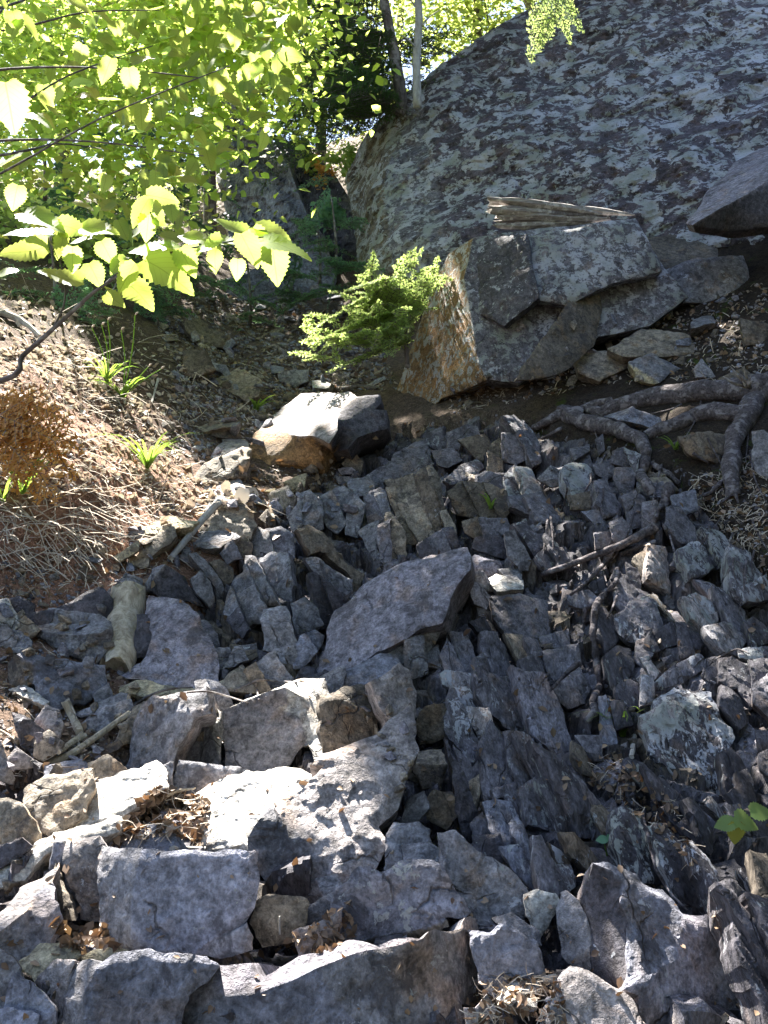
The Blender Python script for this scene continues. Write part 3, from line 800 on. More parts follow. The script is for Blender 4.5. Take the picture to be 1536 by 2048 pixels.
# ------------------------------------------------------------------ bedrock, split into its blocks and slabs
low = thing('rock_outcrop', 'stepped grey bedrock ledges along the bottom of the picture', 'rock outcrop', at(560, 1900, 2.15))
for name, crop, spec, li in [
 ('block', 'a', 'F:B:1110,240 1300,235 1420,210 1700,215 1939,215 1935,450 1900,620 1850,720 1760,800 1710,880 1570,990 1300,1010 1050,985 1060,620 / FL:G:820,190 960,200 1110,240 1060,620 1050,985 930,1000 810,940 800,600 790,300', .25),
 ('block', 'a', 'U:B:835,75 1080,65 1210,5 1300,40 1380,150 1400,172 1100,232 960,195 850,185', .2),
 ('block', 'a', 'F:K:520,160 740,130 790,200 800,400 770,560 740,700 620,690 600,500 530,360', .3),
 ('slab', 'a', 'FR:B:440,190 500,170 520,320 600,480 612,690 530,690 430,440 425,340', .1),
 ('slab', 'a', 'FL:N:425,342 425,380 440,460 480,560 520,690 440,690 400,640 370,480', .1),
 ('block', 'a', 'T:K:-60,780 0,720 120,620 170,540 300,460 425,330 365,460 250,560 200,680 0,830 -60,860 / F:B:-60,860 0,830 200,680 250,560 365,460 400,640 440,720 360,830 330,950 250,980 160,1050 50,1020 0,990 -60,960', .2),
 ('block', 'a', 'F:B:800,1060 1130,1010 1550,1020 1640,1100 1560,1180 1400,1300 1370,1536 1370,1650 700,1650 700,1270 760,1180 / FL:G:490,1110 545,1100 800,1060 760,1180 700,1270 700,1650 500,1650 490,1500 510,1390 490,1200', .2),
 ('block', 'a', 'FL:K:310,1220 380,1140 430,1080 545,1095 490,1200 500,1422 440,1402 350,1310', .15),
 ('block', 'a', 'F:G:-60,980 0,1000 70,1060 120,1130 130,1200 80,1330 70,1420 0,1440 -60,1440', .15),
 ('block', 'a', 'F:B:130,1190 250,1270 370,1400 400,1500 390,1650 60,1650 70,1430 80,1330', .2),
 ('block', 'a', 'U:B:-60,1450 0,1430 250,1470 240,1650 -60,1650', .1),
 ('block', 'b', 'F:B:0,1400 130,1400 240,1330 560,1300 1000,1130 1050,1200 1200,1430 1320,1536 1400,1650 -60,1650 -60,1480 / U:P:0,1310 70,1220 250,1110 480,1060 560,1150 930,1040 1180,965 1250,960 1536,890 1739,880 1440,960 1000,1130 560,1300 240,1330 130,1400 0,1400 / FR:G:1000,1130 1440,960 1739,880 1800,1050 1900,1250 2020,1400 2080,1536 2100,1650 1400,1650 1320,1536 1200,1430 1050,1200 / R:G:1739,880 1999,810 2059,740 2130,760 2200,950 2240,1250 2120,1380 2020,1400 1900,1250 1800,1050', .3),
 ('block', 'b', 'F:G:280,870 400,790 430,880 430,950 250,1000 130,980 200,900', .1),
 ('block', 'b', 'F:N:540,620 620,580 860,590 870,650 850,760 760,880 570,900 500,760', .1),
 ('slab', 'b', 'F:G:870,660 1060,570 1170,510 1150,680 1060,730 870,780', .1),
 ('slab', 'b', 'F:G:830,830 1060,735 1130,690 1110,880 1040,970 860,990', .1),
 ('slab', 'b', 'U:G:1000,440 1110,420 1150,500 1060,560', .1),
 ('block', 'c', 'F:B:-280,500 -120,370 30,400 170,340 230,320 370,315 440,350 500,430 540,520 600,600 650,690 600,720 430,740 200,780 0,810 -200,920 -340,960 -350,700 / D:E:0,810 200,780 430,740 480,790 260,860 0,890 -190,930 -200,920', .4),
 ('block', 'c', 'F:G:465,110 600,90 660,130 690,160 760,230 900,330 1060,440 1110,560 1130,680 1000,700 900,730 850,820 800,800 700,700 620,570 600,510 540,480 500,380 490,250', .35),
 ('block', 'c', 'F:G:205,190 370,175 450,220 480,290 500,380 440,345 370,312 230,315', .25),
 ('block', 'c', 'F:G:80,110 130,30 280,30 350,70 360,170 200,180 205,320 150,340 70,320', .2),
 ('block', 'c', 'F:D:740,120 900,110 920,200 900,290 780,240 750,170', .2),
 ('block', 'c', 'F:B:720,850 860,860 960,800 1150,910 1200,1000 1250,1160 1200,1210 980,1220 930,1290 790,1200 760,1010', .2),
 ('block', 'c', 'U:G:900,740 1020,720 1180,820 1200,905 1150,905 1000,808', .2),
 ('slab', 'c', 'FL:G:1390,580 1430,550 1500,620 1560,760 1600,900 1590,1100 1500,1080 1420,960 1380,700', .3),
 ('block', 'd', 'UR:B:230,330 300,345 550,430 760,520 900,700 860,760 840,1000 700,1100 600,1300 510,1240 520,760 440,620 480,470 300,372 / L:D:230,330 300,372 480,470 440,620 520,760 520,1000 510,1240 450,1290 300,1200 200,1090 150,990 130,760 150,560 / FR:P:900,700 1050,730 1110,810 1250,900 1390,1100 1450,1300 1540,1536 1560,1650 560,1650 600,1300 700,1100 840,1000 860,760', .3),
 ('block', 'd', 'U:K:-200,1650 -120,1400 -60,1250 0,1150 60,1130 180,1180 330,1260 430,1330 520,1430 600,1536 640,1650', .25),
]: P(low, name, crop, spec, li, amp=.45 if '/' in spec else .8)

mid = thing('rock_outcrop', 'smooth sloping slab and sunlit blocks of bedrock in the middle of the gully', 'rock outcrop', at(680, 1450, 3.3))
for name, crop, spec, li in [  # W facets: sunlight painted in as paler rock
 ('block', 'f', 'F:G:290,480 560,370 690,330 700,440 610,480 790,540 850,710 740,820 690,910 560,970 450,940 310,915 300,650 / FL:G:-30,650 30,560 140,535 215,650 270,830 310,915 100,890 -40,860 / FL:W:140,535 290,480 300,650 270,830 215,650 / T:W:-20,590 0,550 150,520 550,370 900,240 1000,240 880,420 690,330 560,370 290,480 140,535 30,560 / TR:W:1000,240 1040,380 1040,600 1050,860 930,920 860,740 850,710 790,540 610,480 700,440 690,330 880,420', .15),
 ('block', 'f', 'F:G:-40,868 100,895 310,920 420,950 240,1040 50,1130 -60,1130 -90,1000', .1),
 ('block', 'f', 'FR:E:1045,370 1200,330 1390,280 1400,550 1390,690 1190,750 1060,830 1045,600', .1),
 ('block', 'f', 'U:B:1170,180 1440,60 1540,60 1600,160 1550,280 1200,318 1115,328', .1),
 ('block', 'f', 'U:G:1000,238 1160,150 1170,200 1110,330 1040,375', .15),
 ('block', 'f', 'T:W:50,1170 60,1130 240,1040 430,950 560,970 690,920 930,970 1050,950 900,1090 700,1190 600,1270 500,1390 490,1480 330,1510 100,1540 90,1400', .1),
 ('block', 'f', 'U:K:700,1190 900,1090 1050,950 950,920 1060,840 1400,690 1536,560 1650,430 1700,600 1700,800 1600,1000 1536,1200 1420,1300 1500,1450 1330,1700 1100,1650 / F:G:500,1390 600,1270 700,1190 1100,1650 1330,1700 1250,1800 1000,1900 660,1930 600,1700 500,1580', .2),
 ('block', 'g', 'FR:K:-60,300 -10,270 150,160 250,230 250,400 240,520 150,640 110,800 140,950 100,1080 60,1000 190,800', .2),
 ('block', 'e', 'FL:G:1000,850 1060,640 1110,480 1200,400 1380,350 1540,330 1560,500 1440,540 1340,680 1310,860 950,930 925,870', .15),
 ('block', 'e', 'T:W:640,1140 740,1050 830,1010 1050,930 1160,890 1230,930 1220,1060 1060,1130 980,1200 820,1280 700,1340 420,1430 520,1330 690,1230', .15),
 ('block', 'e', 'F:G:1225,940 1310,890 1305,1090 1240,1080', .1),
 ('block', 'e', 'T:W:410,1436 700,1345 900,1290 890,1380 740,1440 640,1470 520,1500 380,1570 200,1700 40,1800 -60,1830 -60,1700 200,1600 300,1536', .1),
 ('slab', 'j', 'UL:P:1110,1080 1140,1000 1260,940 1320,880 1420,790 1536,700 1640,660 2080,530 2110,600 2100,720 1930,940 1860,1100 1700,1150 1460,1290 1300,1370 1150,1430 900,1530 740,1600 840,1500 1000,1380 1080,1260 1100,1180', .05),
 ('slab', 'k', 'UL:P:150,800 240,650 620,540 660,680 600,830 540,930 420,970 300,925 200,920 / D:E:150,800 200,920 300,925 300,1040 200,1030 150,980', .05),
 ('block', 'k', 'F:G:0,1290 200,1220 430,1090 450,1150 340,1300 340,1450 200,1520 150,1400 0,1400', .15),
 ('slab', 'k', 'F:G:200,1250 320,1230 340,1450 210,1500', .2),
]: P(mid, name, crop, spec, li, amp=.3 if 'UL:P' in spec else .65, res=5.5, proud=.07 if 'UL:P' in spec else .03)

ridge = thing('rock_outcrop', 'blocky grey ridge of splintered bedrock above and left of the smooth slab', 'rock outcrop', at(600, 1180, 4.6))
for name, crop, spec, li in [
 ('slab', 'j', 'FL:G:400,720 430,590 560,600 620,560 740,560 780,800 750,960 560,960 540,1080 470,1090 390,1200 300,1100 260,1010 290,880 330,760', .25),
 ('slab', 'j', 'FL:G:430,390 490,360 600,400 620,560 560,600 430,590 440,460', .2),
 ('slab', 'j', 'F:B:590,385 700,360 780,420 800,600 745,560 620,550', .2),
 ('slab', 'j', 'F:G:560,1000 740,970 780,1130 830,1280 790,1450 700,1440 660,1320 570,1290 580,1180 540,1080', .2),
 ('block', 'j', 'F:G:780,960 880,910 960,970 1010,1110 960,1160 840,1190 800,1060', .2),
 ('block', 'j', 'F:B:830,1270 850,1200 960,1165 1020,1200 1000,1270 920,1370 840,1440 790,1440', .2),
 ('slab', 'j', 'FR:E:860,390 950,370 1050,470 1180,640 1300,700 1280,800 1150,650 1040,560 980,570 900,450', .15),
 ('slab', 'j', 'FR:G:890,610 980,600 1100,700 1240,760 1250,860 1180,900 1100,820 950,700', .2),
 ('slab', 'j', 'FR:D:920,720 1000,720 1110,830 1170,900 1140,1050 1020,1130 960,960 950,850', .15),
 ('block', 'j', 'F:G:860,140 920,120 980,200 1000,330 960,360 880,330 860,220', .2),
 ('block', 'j', 'F:G:1000,130 1150,60 1210,120 1220,220 1180,340 1130,400 1050,340 1010,230', .25),
 ('block', 'j', 'F:G:1210,200 1280,120 1340,200 1310,320 1290,430 1200,400', .25),
 ('slab', 'j', 'FL:G:1300,400 1340,220 1380,150 1440,300 1440,560 1410,600 1360,520', .25),
 ('slab', 'j', 'F:G:1420,110 1500,100 1536,250 1536,640 1470,640 1440,420', .25),
 ('block', 'j', 'F:G:760,280 850,150 860,330 800,420', .15),
 ('slab', 'j', 'FR:G:20,760 90,710 150,790 190,920 160,970 60,860', .15),
 ('slab', 'j', 'FR:G:0,580 60,570 130,640 240,780 270,880 200,960 190,820 100,700', .2),
 ('slab', 'j', 'FR:E:160,640 230,620 320,680 330,760 270,800', .1),
 ('block', 'j', 'F:E:240,560 300,480 420,440 470,500 450,590 330,600 290,630', .1),
 ('slab', 'j', 'T:G:0,440 180,390 340,430 250,470 180,490 40,490', .1),
 ('block', 'j', 'U:N:110,330 240,190 340,170 440,260 460,330 430,420 340,430 200,380 120,370', .1),
 ('block', 'f', 'F:G:410,170 500,110 640,20 700,110 790,230 770,260 600,340 530,310 480,240', .15),
 ('slab', 'f', 'F:G:260,120 330,40 500,0 510,50 270,180', .15),
 ('slab', 'f', 'U:N:270,240 400,150 410,170 480,240 530,310 300,290', .1),
 ('block', 'j', 'U:B:40,1100 120,1080 200,1180 220,1260 150,1290 60,1160', .1),
 ('block', 'j', 'U:G:260,1440 340,1290 500,1260 510,1340 330,1420', .15),
 ('block', 'j', 'F:G:190,1330 280,1320 300,1400 230,1460', .1),
 ('block', 'f', 'F:G:40,250 120,230 210,250 280,320 330,420 200,490 80,510 60,330', .15),
 ('block', 'n', 'F:G:1000,1500 1080,1400 1180,1360 1250,1420 1240,1560 1010,1570', .2),
 ('block', 'n', 'U:G:1210,1310 1330,1290 1440,1230 1536,1170 1560,1250 1400,1400 1260,1420', .25),
]: PP(ridge, name, crop, spec, li, amp=.9, strata=.012)

up = thing('rock_outcrop', 'upright cracked blocks of bedrock over the smooth slab and below the roots', 'rock outcrop', at(1000, 980, 5.3))
for name, crop, spec, li in [  # Q tint: grey rock lowered, right-side shade painted in
 ('block', 'o', 'U:Q:40,1250 120,1110 250,1040 330,990 380,1080 400,1180 300,1230 100,1290 30,1310', .45),
 ('block', 'o', 'F:N:40,1312 180,1300 400,1190 450,1300 490,1500 560,1640 580,1700 400,1760 290,1770 180,1560 100,1400', .2),
 ('slab', 'k', 'F:N:50,80 110,70 180,260 290,460 200,510 180,390', .15),
 ('slab', 'k', 'F:N:40,260 90,240 180,400 200,580 100,610 70,480', .15),
 ('slab', 'k', 'F:Q:0,380 50,370 80,500 80,640 0,650', .15),
 ('slab', 'k', 'F:Q:-120,130 0,60 40,90 30,240 0,360 -90,330', .25),
 ('block', 'k', 'F:D:290,500 480,380 560,370 600,480 590,530 310,600', .1),
 ('block', 'o', 'F:Q:340,960 460,910 500,1000 490,1060 420,1060 380,1030', .3),
 ('block', 'o', 'F:Q:520,940 660,890 740,900 760,960 640,1010 600,1060 520,1050', .3),
 ('block', 'o', 'F:E:640,1010 780,980 810,1050 760,1130', .2),
 ('block', 'o', 'F:Q:410,1080 560,1070 620,1150 520,1200 450,1180', .3),
 ('block', 'o', 'F:Q:945,950 1040,965 1100,1050 1105,1140 1040,1170 945,1150', .3),
 ('block', 'o', 'FL:E:820,1060 935,975 935,1150 835,1075', .3),
 ('block', 'o', 'F:E:830,1085 930,1155 930,1230 830,1270', .1),
 ('slab', 'o', 'U:Q:490,1300 620,1200 740,1140 790,1210 700,1280 560,1330', .45),
 ('slab', 'o', 'UR:Q:960,820 1030,810 1120,880 1200,1000 1240,1150 1180,1180 1110,1040', .35),
 ('block', 'o', 'UR:K:970,1280 1040,1185 1160,1230 1250,1400 1000,1440', .75),
 ('block', 'o', 'F:Q:770,1290 830,1280 950,1270 960,1340 900,1400 780,1350', .25),
 ('block', 'k', 'UR:Q:1000,130 1250,100 1310,200 1420,330 1230,310 1020,200', .3),
 ('block', 'k', 'F:E:530,90 620,20 800,20 960,90 1000,200 960,280 750,290 600,250', .2),
 ('block', 'k', 'F:E:640,320 750,290 960,300 1000,380 900,420 740,440 660,400', .2),
 ('block', 'k', 'UR:Q:1030,340 1120,320 1200,420 1290,420 1450,570 1470,630 1290,680 1240,650 1150,500', .4),
 ('slab', 'k', 'F:O:960,420 1030,390 1150,600 1130,680 1080,690 990,560', .02),
 ('block', 'k', 'F:D:740,440 920,430 1000,600 860,570 720,520', .2),
 ('block', 'k', 'F:P:690,620 740,580 900,630 960,690 860,740 740,690', .1),
 ('block', 'o', 'F:Q:1220,1290 1310,1200 1380,1240 1390,1330 1320,1350 1250,1310', .6),
 ('block', 'p', 'UR:K:-40,1230 20,1180 130,1190 200,1280 210,1400 60,1440 0,1330', .8),
 ('slab', 'l', 'UR:N:210,10 300,0 390,180 400,260 290,270 240,170', .1),
 ('block', 'l', 'F:E:40,130 210,95 240,220 60,200', .3),
 ('block', 'l', 'F:B:110,245 230,235 290,340 270,400 160,290', .2),
 ('block', 'l', 'F:Q:410,130 520,90 590,150 560,350 460,360 460,230', .2),
 ('block', 'l', 'F:Q:575,180 680,160 690,230 660,340 580,370', .2),
 ('block', 'l', 'F:Q:330,330 420,300 480,380 490,450 400,490 350,450', .2),
 ('block', 'l', 'F:Q:210,410 340,400 340,500 220,520', .2),
 ('block', 'l', 'T:Q:540,20 720,20 820,100 740,120 640,120 560,80', .4),
 ('block', 'p', 'F:Q:350,1090 430,1060 550,1110 520,1230 400,1180 340,1170', .5),
 ('block', 'p', 'F:Q:200,1190 340,1180 360,1240 300,1290 230,1260', .3),
 ('block', 'p', 'F:Q:370,1210 480,1220 510,1270 490,1400 400,1400 360,1280', .3),
 ('block', 'p', 'T:Q:20,1070 150,1030 160,1080 60,1130', .3),
 ('slab', 'p', 'F:Q:220,1000 265,960 275,1060 240,1100', .3),
 ('block', 'p', 'U:N:640,1290 760,1290 840,1380 720,1400 640,1370', .2),
]: PP(up, name, crop, spec, li, amp=.9)

strata = thing('rock_outcrop', 'dark outcrop of steeply tilted lichen-covered slabs filling the lower right', 'rock outcrop', at(1250, 1450, 3.2))
for name, crop, spec, li in [  # D and Q tints: dark rock with the right-side shade painted in
 ('block', 'k', 'U:Q:880,930 1060,900 1240,950 1270,1180 1220,1230 1140,1190 1000,1170 920,1060', .2),
 ('slab', 'k', 'UR:N:960,1182 1140,1195 1215,1235 1250,1330 1300,1600 1150,1560 1040,1300', .15),
 ('slab', 'g', 'UR:P:1010,120 1290,200 1310,290 1390,450 1420,540 1480,790 1340,780 1190,620 1100,400 1040,200', .2),
 ('block', 'k', 'U:Q:1230,1210 1440,1150 1460,1290 1290,1320', .15),
 ('block', 'k', 'U:Q:1280,1330 1490,1290 1500,1400 1380,1500 1330,1500', .15),
 ('block', 'g', 'U:Q:1320,310 1536,130 1600,300 1560,400 1440,430 1380,380', .1),
 ('slab', 'k', 'FL:Q:440,1100 530,1010 560,1080 500,1200 480,1280', .3),
 ('slab', 'k', 'U:Q:480,1350 530,1170 680,1180 740,1400 760,1536 560,1536 500,1450', .25),
 ('slab', 'k', 'UR:Q:780,1170 900,1180 960,1300 1000,1450 1010,1600 880,1500 800,1330', .25),
 ('slab', 'k', 'UR:Q:700,1090 800,1060 870,1130 880,1175 780,1170', .3),
 ('block', 'k', 'U:Q:340,1330 440,1270 470,1400 470,1440 360,1420', .2),
 ('block', 'g', 'U:K:500,190 540,170 730,200 760,285 620,270 530,250', .6),
 ('slab', 'g', 'U:K:490,440 540,280 740,290 800,380 850,480 860,580 780,700 770,770 700,880 640,790 520,640', .7),
 ('slab', 'g', 'U:N:500,680 620,790 700,890 760,830 760,1100 720,1320 690,1460 640,1400 590,1200 550,900', .2),
 ('slab', 'g', 'UR:Q:785,700 860,540 940,680 1000,880 1050,1050 1110,1250 1100,1340 960,1150 800,1140 785,980', .4),
 ('slab', 'g', 'UR:Q:760,80 830,50 880,200 980,250 1060,350 1160,480 1190,630 1080,590 940,530 850,440 800,330 770,240', .45),
 ('slab', 'g', 'UR:Q:960,620 1100,640 1250,740 1370,830 1500,960 1560,1010 1750,1250 1830,1310 1800,1400 1600,1420 1340,1380 1150,1320 1070,1050 1000,850', .45),
 ('slab', 'g', 'UR:E:1160,1335 1340,1390 1500,1410 1700,1640 1650,1720 1500,1580 1300,1400', .15),
 ('slab', 'g', 'U:B:800,1170 900,1140 1000,1180 1090,1330 1150,1500 1170,1700 1200,1850 1080,1750 940,1560 850,1350', .45),
 ('block', 'g', 'U:Q:730,1340 790,1280 850,1420 760,1440', .3),
 ('slab', 'c', 'UR:Q:1190,90 1250,80 1310,150 1440,250 1490,400 1490,470 1400,560 1230,520 1200,300', .55),
 ('slab', 'h', 'U:B:240,370 290,350 370,700 370,780 270,800 250,600', .1),
 ('slab', 'h', 'U:Q:330,400 420,390 500,560 380,600', .1),
 ('block', 'h', 'U:Q:60,660 250,660 260,840 180,830', .1),
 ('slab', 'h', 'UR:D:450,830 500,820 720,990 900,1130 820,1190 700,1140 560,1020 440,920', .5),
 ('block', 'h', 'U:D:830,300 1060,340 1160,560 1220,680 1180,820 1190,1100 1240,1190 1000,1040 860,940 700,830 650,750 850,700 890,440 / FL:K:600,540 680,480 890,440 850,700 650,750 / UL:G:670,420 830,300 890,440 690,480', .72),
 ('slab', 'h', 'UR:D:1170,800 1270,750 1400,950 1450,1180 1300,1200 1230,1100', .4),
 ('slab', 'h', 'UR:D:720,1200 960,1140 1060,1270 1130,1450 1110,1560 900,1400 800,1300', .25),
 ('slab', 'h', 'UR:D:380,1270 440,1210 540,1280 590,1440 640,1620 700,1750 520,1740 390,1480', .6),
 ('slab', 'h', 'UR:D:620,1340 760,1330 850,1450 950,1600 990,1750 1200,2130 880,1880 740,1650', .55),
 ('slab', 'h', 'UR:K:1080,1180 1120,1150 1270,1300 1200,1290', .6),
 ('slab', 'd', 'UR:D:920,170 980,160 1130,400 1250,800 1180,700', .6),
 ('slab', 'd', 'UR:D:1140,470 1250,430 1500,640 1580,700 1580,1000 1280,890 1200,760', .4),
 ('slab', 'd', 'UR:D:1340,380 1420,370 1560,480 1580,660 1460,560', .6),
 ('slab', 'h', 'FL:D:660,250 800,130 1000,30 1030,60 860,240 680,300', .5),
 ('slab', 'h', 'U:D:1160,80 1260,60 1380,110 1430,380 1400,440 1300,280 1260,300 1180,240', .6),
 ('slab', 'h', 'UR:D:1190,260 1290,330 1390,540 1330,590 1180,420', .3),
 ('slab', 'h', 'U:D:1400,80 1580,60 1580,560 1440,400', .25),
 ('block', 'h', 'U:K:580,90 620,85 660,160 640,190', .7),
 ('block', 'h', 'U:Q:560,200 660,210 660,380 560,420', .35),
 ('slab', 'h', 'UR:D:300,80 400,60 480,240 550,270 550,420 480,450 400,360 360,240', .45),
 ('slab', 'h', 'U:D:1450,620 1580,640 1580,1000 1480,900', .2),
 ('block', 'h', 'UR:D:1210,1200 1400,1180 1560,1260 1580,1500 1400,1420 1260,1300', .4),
 ('block', 'l', 'U:N:500,600 600,540 640,630 560,720', .15),
 ('slab', 'l', 'UR:K:640,530 740,560 770,760 780,810 640,720', .4),
 ('block', 'l', 'UR:Q:860,520 1000,470 1100,600 1140,640 1080,700 950,740 890,640', .7),
 ('slab', 'l', 'UR:K:1040,370 1150,390 1230,470 1250,600 1300,700 1180,640 1090,440', .7),
 ('block', 'l', 'UR:Q:1250,500 1400,560 1440,660 1500,700 1570,900 1380,930 1280,840 1250,640', .65),
 ('block', 'l', 'U:N:760,220 800,205 870,220 960,350 1000,470 880,470 760,370', .35),
 ('block', 'l', 'U:Q:360,800 440,730 520,840 520,960 420,1020 360,920', .4),
 ('block', 'l', 'U:Q:420,1040 560,900 640,960 690,1100 640,1170 540,1220 450,1190 410,1110', .5),
 ('block', 'l', 'U:Q:0,880 160,850 240,920 130,980 20,950', .3),
 ('block', 'l', 'UR:Q:210,990 280,980 370,1080 390,1200 320,1310 240,1200', .25),
 ('slab', 'l', 'TR:Q:600,880 680,890 830,1090 740,1010', .6),
 ('block', 'l', 'UR:K:880,900 1000,880 1180,1000 1130,1100 1060,1130 960,1040', .75),
 ('slab', 'l', 'UR:Q:980,760 1080,800 1200,850 1340,1000 1380,1200 1200,1050 1100,900', .5),
 ('block', 'l', 'FL:D:620,1170 800,1100 830,1250 600,1340 580,1280', .5),
 ('block', 'l', 'U:D:830,1100 900,1100 1050,1250 1000,1310 870,1360', .25),
 ('block', 'l', 'UR:D:1060,1110 1250,1100 1390,1220 1300,1310 1200,1300 1100,1200', .35),
 ('slab', 'l', 'UR:D:300,1350 400,1270 470,1300 500,1430 440,1600 330,1500', .4),
 ('block', 'l', 'UR:D:1390,1100 1450,1080 1570,1200 1450,1240', .5),
 ('block', 'l', 'U:D:1200,1330 1400,1290 1570,1280 1570,1380 1380,1360', .75),
 ('block', 'l', 'FL:D:740,1500 880,1400 1020,1350 1060,1440 900,1536 720,1600', .4),
 ('block', 'l', 'U:D:1060,1380 1160,1360 1170,1500 1100,1560 1040,1480', .3),
 ('slab', 'g', 'UR:D:1480,700 1560,760 1640,960 1560,940 1490,830', .2),
 ('slab', 'l', 'U:D:450,640 540,700 560,860 480,760', .3),
 ('block', 'l', 'U:Q:530,1240 600,1220 640,1330 590,1440 520,1380', .35),
 ('slab', 'z', 'UR:D:1440,1760 1560,1800 1620,2080 1540,2080 1475,1890', .3),
 ('slab', 'z', 'UR:E:1500,1700 1600,1720 1600,1860 1530,1800', .2),
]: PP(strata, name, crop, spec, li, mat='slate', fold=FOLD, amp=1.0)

# broken bedrock showing in the gaps between the larger slabs
def bedrock():
    xs, ys = np.arange(-2.4, 2.9, .02), np.arange(1.35, 7.3, .02)
    X, Y = np.meshgrid(xs, ys); Z = height(X.ravel(), Y.ravel()).reshape(X.shape)
    v = np.stack([X, Y, Z], -1).reshape(-1, 3)
    U, W, dep = project(v); ins = inside(U, W, ROCKZONE)
    # elongated cells running down the slope
    th = R(22); a = (v[:, 0] * math.cos(th) + v[:, 1] * math.sin(th)) / .085; b = (-v[:, 0] * math.sin(th) + v[:, 1] * math.cos(th)) / .2
    n3 = np.stack([a * .5, b * .5, 0 * a], 1); a = a + .5 * fbm(n3, 3, 61); b = b + .5 * fbm(n3 + 7, 3, 63)
    ia, ib = np.floor(a).astype(int), np.floor(b).astype(int)
    F1 = np.full(len(v), 9.0); F2 = np.full(len(v), 9.0); cid = np.zeros((len(v), 2), int); off = np.zeros((len(v), 2))
    for da in (-1, 0, 1):
        for db_ in (-1, 0, 1):
            ca, cb = ia + da, ib + db_; z0 = np.zeros_like(ca)
            pa = ca + .5 + .42 * hash3(ca, cb, z0, 1); pb = cb + .5 + .42 * hash3(ca, cb, z0, 2)
            d = (a - pa) ** 2 + (b - pb) ** 2
            m = d < F1; F2 = np.where(m, F1, np.minimum(F2, d)); F1 = np.where(m, d, F1)
            cid[m] = np.stack([ca, cb], 1)[m]; off[m] = np.stack([a - pa, b - pb], 1)[m]
    z0 = np.zeros(len(v), int); hh = hash3(cid[:, 0], cid[:, 1], z0, 3)
    edge = np.sqrt(F2) - np.sqrt(F1)
    h = .055 * hh + .05 * off[:, 0] * hash3(cid[:, 0], cid[:, 1], z0, 4) + .06 * off[:, 1] * (hash3(cid[:, 0], cid[:, 1], z0, 5) - .6) - .09 * np.clip(1 - edge / .16, 0, 1)
    h += .012 * terrace(fbm(v * 12, 3, 71), 3, .8) + .005 * fbm(v * 40, 2, 73)
    v = v + np.array([0, -.55, .83]) * (h - .05)[:, None]
    t = np.array([TINT[k] for k in ('D', 'Q', 'E', 'D', 'Q', 'D')]); col = np.concatenate([t[(np.abs(hh * 997).astype(int)) % 6], np.full((len(v), 1), .3)], 1)
    nyy, nxx = X.shape; idn = np.arange(nxx * nyy).reshape(nyy, nxx)
    f = np.stack([idn[:-1, :-1], idn[:-1, 1:], idn[1:, 1:], idn[1:, :-1]], -1).reshape(-1, 4); f = f[ins[f].all(1)]
    used = np.unique(f); re = np.full(len(v), -1); re[used] = np.arange(len(used))
    return v[used], re[f], col[used]
v, f, c = bedrock()
rocks.append(mesh_obj('bedrock', v, f, M['slate'], strata, sharp=30, col=c, kind='stuff'))
# ------------------------------------------------------------------ solid geometry built so far, for resting things on it
def make_bvh(objs):
    Vs, Fs, o = [], [], 0
    for ob in objs:
        me = ob.data; v = np.empty(len(me.vertices) * 3, np.float32); me.vertices.foreach_get('co', v)
        loc = np.array(ob.location) + (np.array(ob.parent.location) if ob.parent else 0)
        v = v.reshape(-1, 3) + loc
        Vs.append(v); Fs += [[i + o for i in p.vertices] for p in me.polygons]; o += len(v)
    return BVHTree.FromPolygons([tuple(v) for v in np.concatenate(Vs)], Fs)
BV = make_bvh([ground] + rocks)
BV0 = make_bvh([ground, rocks[-1]])          # soil and broken bedrock only
def bare(px_, py_):
    """where no boulder or slab covers the soil"""
    d = Vector(nrm(ray(px_, py_))); a = BV.ray_cast(Vector(CAM), d); b = BV0.ray_cast(Vector(CAM), d)
    return a[0] is not None and b[0] is not None and b[3] - a[3] < .015
def cast(px_, py_):
    d = nrm(ray(px_, py_))
    h = BV.ray_cast(Vector(CAM), Vector(d))
    if h[0] is None: return None, None
    n = np.array(h[1]); 
    if n @ d > 0: n = -n
    return np.array(h[0]), n
def path3(pts, lift=0.0, smooth=True, cap_step=None):
    """picture points -> 3d points lying on what they cross"""
    out = []
    for p in pts:
        h, n = cast(*p)
        out.append(h[1] if h is not None else 8.0)
    y = np.array(out)
    if smooth and len(y) > 2:
        k = np.linspace(0, 1, len(y)); y2 = np.minimum(y, np.polyval(np.polyfit(k, y, min(2, len(y) - 1)), k) + .12); y = y2
    return np.array([at(p[0], p[1], yy - lift) for p, yy in zip(pts, y)])
def rad_at(pts3, rpx):
    return np.array(rpx) * pts3[:, 1] / FPX

